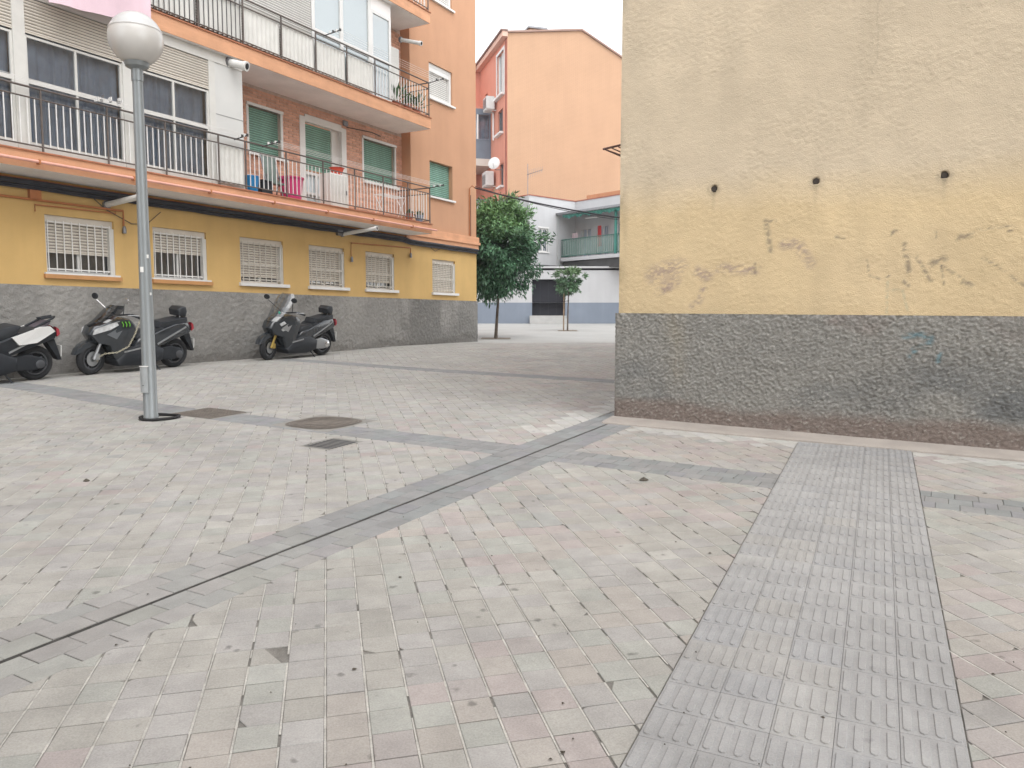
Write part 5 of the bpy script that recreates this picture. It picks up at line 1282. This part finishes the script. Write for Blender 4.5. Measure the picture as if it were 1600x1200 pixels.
def plant(label, s_, y_, z, sd, h=.35, leaf=(.06, .13, .05), pot=None, r=.11):
    b = bal("potted_plant", label, "plant", s_, y_, z, "potted plants at the balcony ends"); pot = pot or m_terr; rg = random.Random(sd)
    g = MB(); g.lathe([(0, 0), (r*.75, 0), (r, .2), (r*1.08, .2), (r*1.08, .225), (r*.9, .225), (r*.9, .19), (0, .19)], n=16); g.build("pot", pot, b, True)
    g = MB()
    for k in range(46):
        a = rg.random()*6.28; e = .1+rg.random()*1.2; L_ = h*(.4+.6*rg.random()); d = Vector((math.cos(a)*math.sin(e), math.sin(a)*math.sin(e), math.cos(e))); s__ = d.cross(Vector((0, 0, 1))).normalized()*.024
        p = Vector((0, 0, .2)); st = p+d*L_*.3; g.quad(st, st+d*L_*.4+s__, st+d*L_*.7-Vector((0, 0, .03)), st+d*L_*.4-s__)
    o = g.build("leaves", mat("pot_leaf", leaf, .6, .3, 12), b)
    return b
plant("small pot with a short plant near the lower balcony's end, beside the rack", 6.42, -.55, F1, 1, .22, pot=m_terr)
plant("blue-grey pot with a short plant at the corner of the lower balcony", 6.82, -.58, F1, 2, .22, pot=mat("blue_pot", (.20, .25, .34)))
F2 = 6.824
plant("bushy plant in a clay pot at the corner of the upper balcony", 6.80, -.55, F2, 3, .55)
plant("green plant in a clay pot second from the corner of the upper balcony", 6.42, -.55, F2, 4, .50)
plant("tall plant in a clay pot next to the upper balcony's glazing", 6.02, -.5, F2, 5, .8)
b = bal("boiler_cabinet", "white boiler cabinet standing at the end of the upper balcony", "cabinet", 6.35, .06, F2)
g = MB(); g.box(-.28, .28, -.18, .18, 0, 1.75, .01); g.build("body", m_wht, b); g = MB(); g.box(-.26, .26, -.19, -.181, .05, 1.70); g.build("door", m_alu, b)
# washing lines
def washline(label, sa, sb, z, reach, y0=-.77):
    o = thing("washing_line", label, "washing line", abw(0, 0, 0), AR, "washing lines along the balconies")
    for x in (sa, sb):
        g = MB(); g.tube([(x, y0, z), (x, y0-reach, z+.04)], .012, 6); g.build("arm", m_blk, o)
        for k in range(4):
            g = MB(); yy = y0-reach+.02+k*(reach-.1)/4; g.box(x-.02, x+.02, yy-.012, yy+.012, z+.02, z+.07); g.build("pulley", m_wht if k % 2 else m_blk, o)
    for k in range(4):
        yy = y0-reach+.02+k*(reach-.1)/4; g = MB(); g.tube([(sa+(sb-sa)*t/10, yy, z+.055-.03*4*(t/10)*(1-t/10)) for t in range(11)], .0035, 4); g.build("line", m_bal, o)
    return o
washline("washing line on dark arms along the open end of the lower balcony", 1.25, 7.0, 4.98, .50)
washline("washing line on dark arms along the glazed end of the upper balcony", 3.1, 7.02, 7.72, .50)
washline("washing line in front of the lower balcony's dark windows", -4.6, .55, 4.98, .38)
b = thing("clothes_pegs", "clutch of grey clothes pegs clipped on the washing line before the dark windows", "clothes pegs", abw(0, 0, 0), AR)
for k in range(12):
    g = MB(); x = -2.35+.04*k+rnd.random()*.03; yy = -.80-.3*rnd.random(); z = 5.0+.05*rnd.random(); g.box(x-.008, x+.008, yy-.03, yy+.03, z, z+.05); g.build("peg", m_wht if k % 3 else m_grm, b)
# pink cloth hung from the upper balcony
pc = thing("hanging_sheet", "pale pink sheet hung over the edge above the white lamp globe", "sheet", abw(0, 0, 0), AR)
n_ = 36; g = MB()
for j in range(10):
    for k in range(n_):
        def P_(k, j):
            f = k/n_; x = -3.15+1.72*f; zb = 6.22+.26*f**1.5+.006*math.sin(f*19); zt = 7.62; t_ = j/10
            return (x, -1.12-.018*math.sin(f*13)*(.3+t_)-.05*t_*math.sin(f*6), zt+(zb-zt)*t_)
        g.quad(P_(k, j), P_(k, j+1), P_(k+1, j+1), P_(k+1, j))
g.build("cloth", mat("pink_cloth", srgb(236, 208, 218, .85), .9, .06, 2), pc, True)
g = MB(); g.tube([(-3.4, -1.12, 7.62), (-1.3, -1.12, 7.62)], .006, 5); g.tube([(-3.4, -1.12, 7.62), (-3.4, -.77, 7.66)], .01, 5); g.tube([(-1.3, -1.12, 7.62), (-1.3, -.77, 7.66)], .01, 5); g.build("line", m_blk, pc)

# ------------------------------------------------------------------ small things on the paving
def stone(label, x, y, r, sd, m):
    rg = random.Random(sd); g = MB(); o = thing("small_stone", label, "stone", (x, y, gzf(x, y)-.003))
    rs = []
    for k in range(5):
        t = k/4; rr = r*(.75, 1, .85, .5, .12)[k]; rs.append([(rr*(1+.35*(rg.random()-.5))*math.cos(j*.785), .8*rr*(1+.35*(rg.random()-.5))*math.sin(j*.785), t*r*.95) for j in range(8)])
    g.rings(rs); g.build("body", m, o); return o
m_st = mat("dark_stone", (.085, .075, .062), .9, .35, 60)
stone("small dark stone lying alone in front of the crossing of the dark bands", 1.044, 5.997, .034, 4, m_st)
stone("tiny dark pebble on the pale paving in front of the lamp post", -3.36, 5.977, .026, 9, m_st)
x, y = tact_xy(.95, -.27); stone("tiny black crumb on the ribbed grey strip", x, y, .011, 5, m_st)
m_lit = mat("litter_bits", (.07, .06, .048), .9, .4, 40)
g = MB()
for k in range(110):
    y = 2.3+9*rnd.random()**1.6; x = (rnd.random()-.45)*1.25*y; s_, n_ = sn(x, y)
    if n_ > 9.5 and s_ > -2: continue
    r = .003+.009*rnd.random()**3; a = rnd.random()*6.28; el = .35+.5*rnd.random(); z = gzf(x, y)+.003
    pts = [(x+r*math.cos(a+t)*(1 if i % 2 else el), y+r*math.sin(a+t)*(1 if i % 2 else el), z+.003*rnd.random()) for i, t in enumerate((0, 1.1, 2.2, 3.3, 4.4, 5.4))]
    c = (x, y, z+.006); g.add(pts+[c], [(i, (i+1) % 6, 6) for i in range(6)])
kind(g.build("litter", m_lit), "stuff")

# ------------------------------------------------------------------ thin scattering volume added to lift the blacks like lens veil
hz = MB().box(-60, 60, -20, 75, -2.5, 24).build("veil_volume", None)
hm = bpy.data.materials.new("veil_air"); hm.use_nodes = True; hn = hm.node_tree; hn.nodes.clear()
ho = hn.nodes.new("ShaderNodeOutputMaterial"); hv = hn.nodes.new("ShaderNodeVolumePrincipled"); hv.inputs["Density"].default_value = VEIL; hv.inputs["Color"].default_value = (.95, .96, 1, 1)
hn.links.new(hv.outputs[0], ho.inputs["Volume"]); hz.data.materials.append(hm); kind(hz, "stuff")
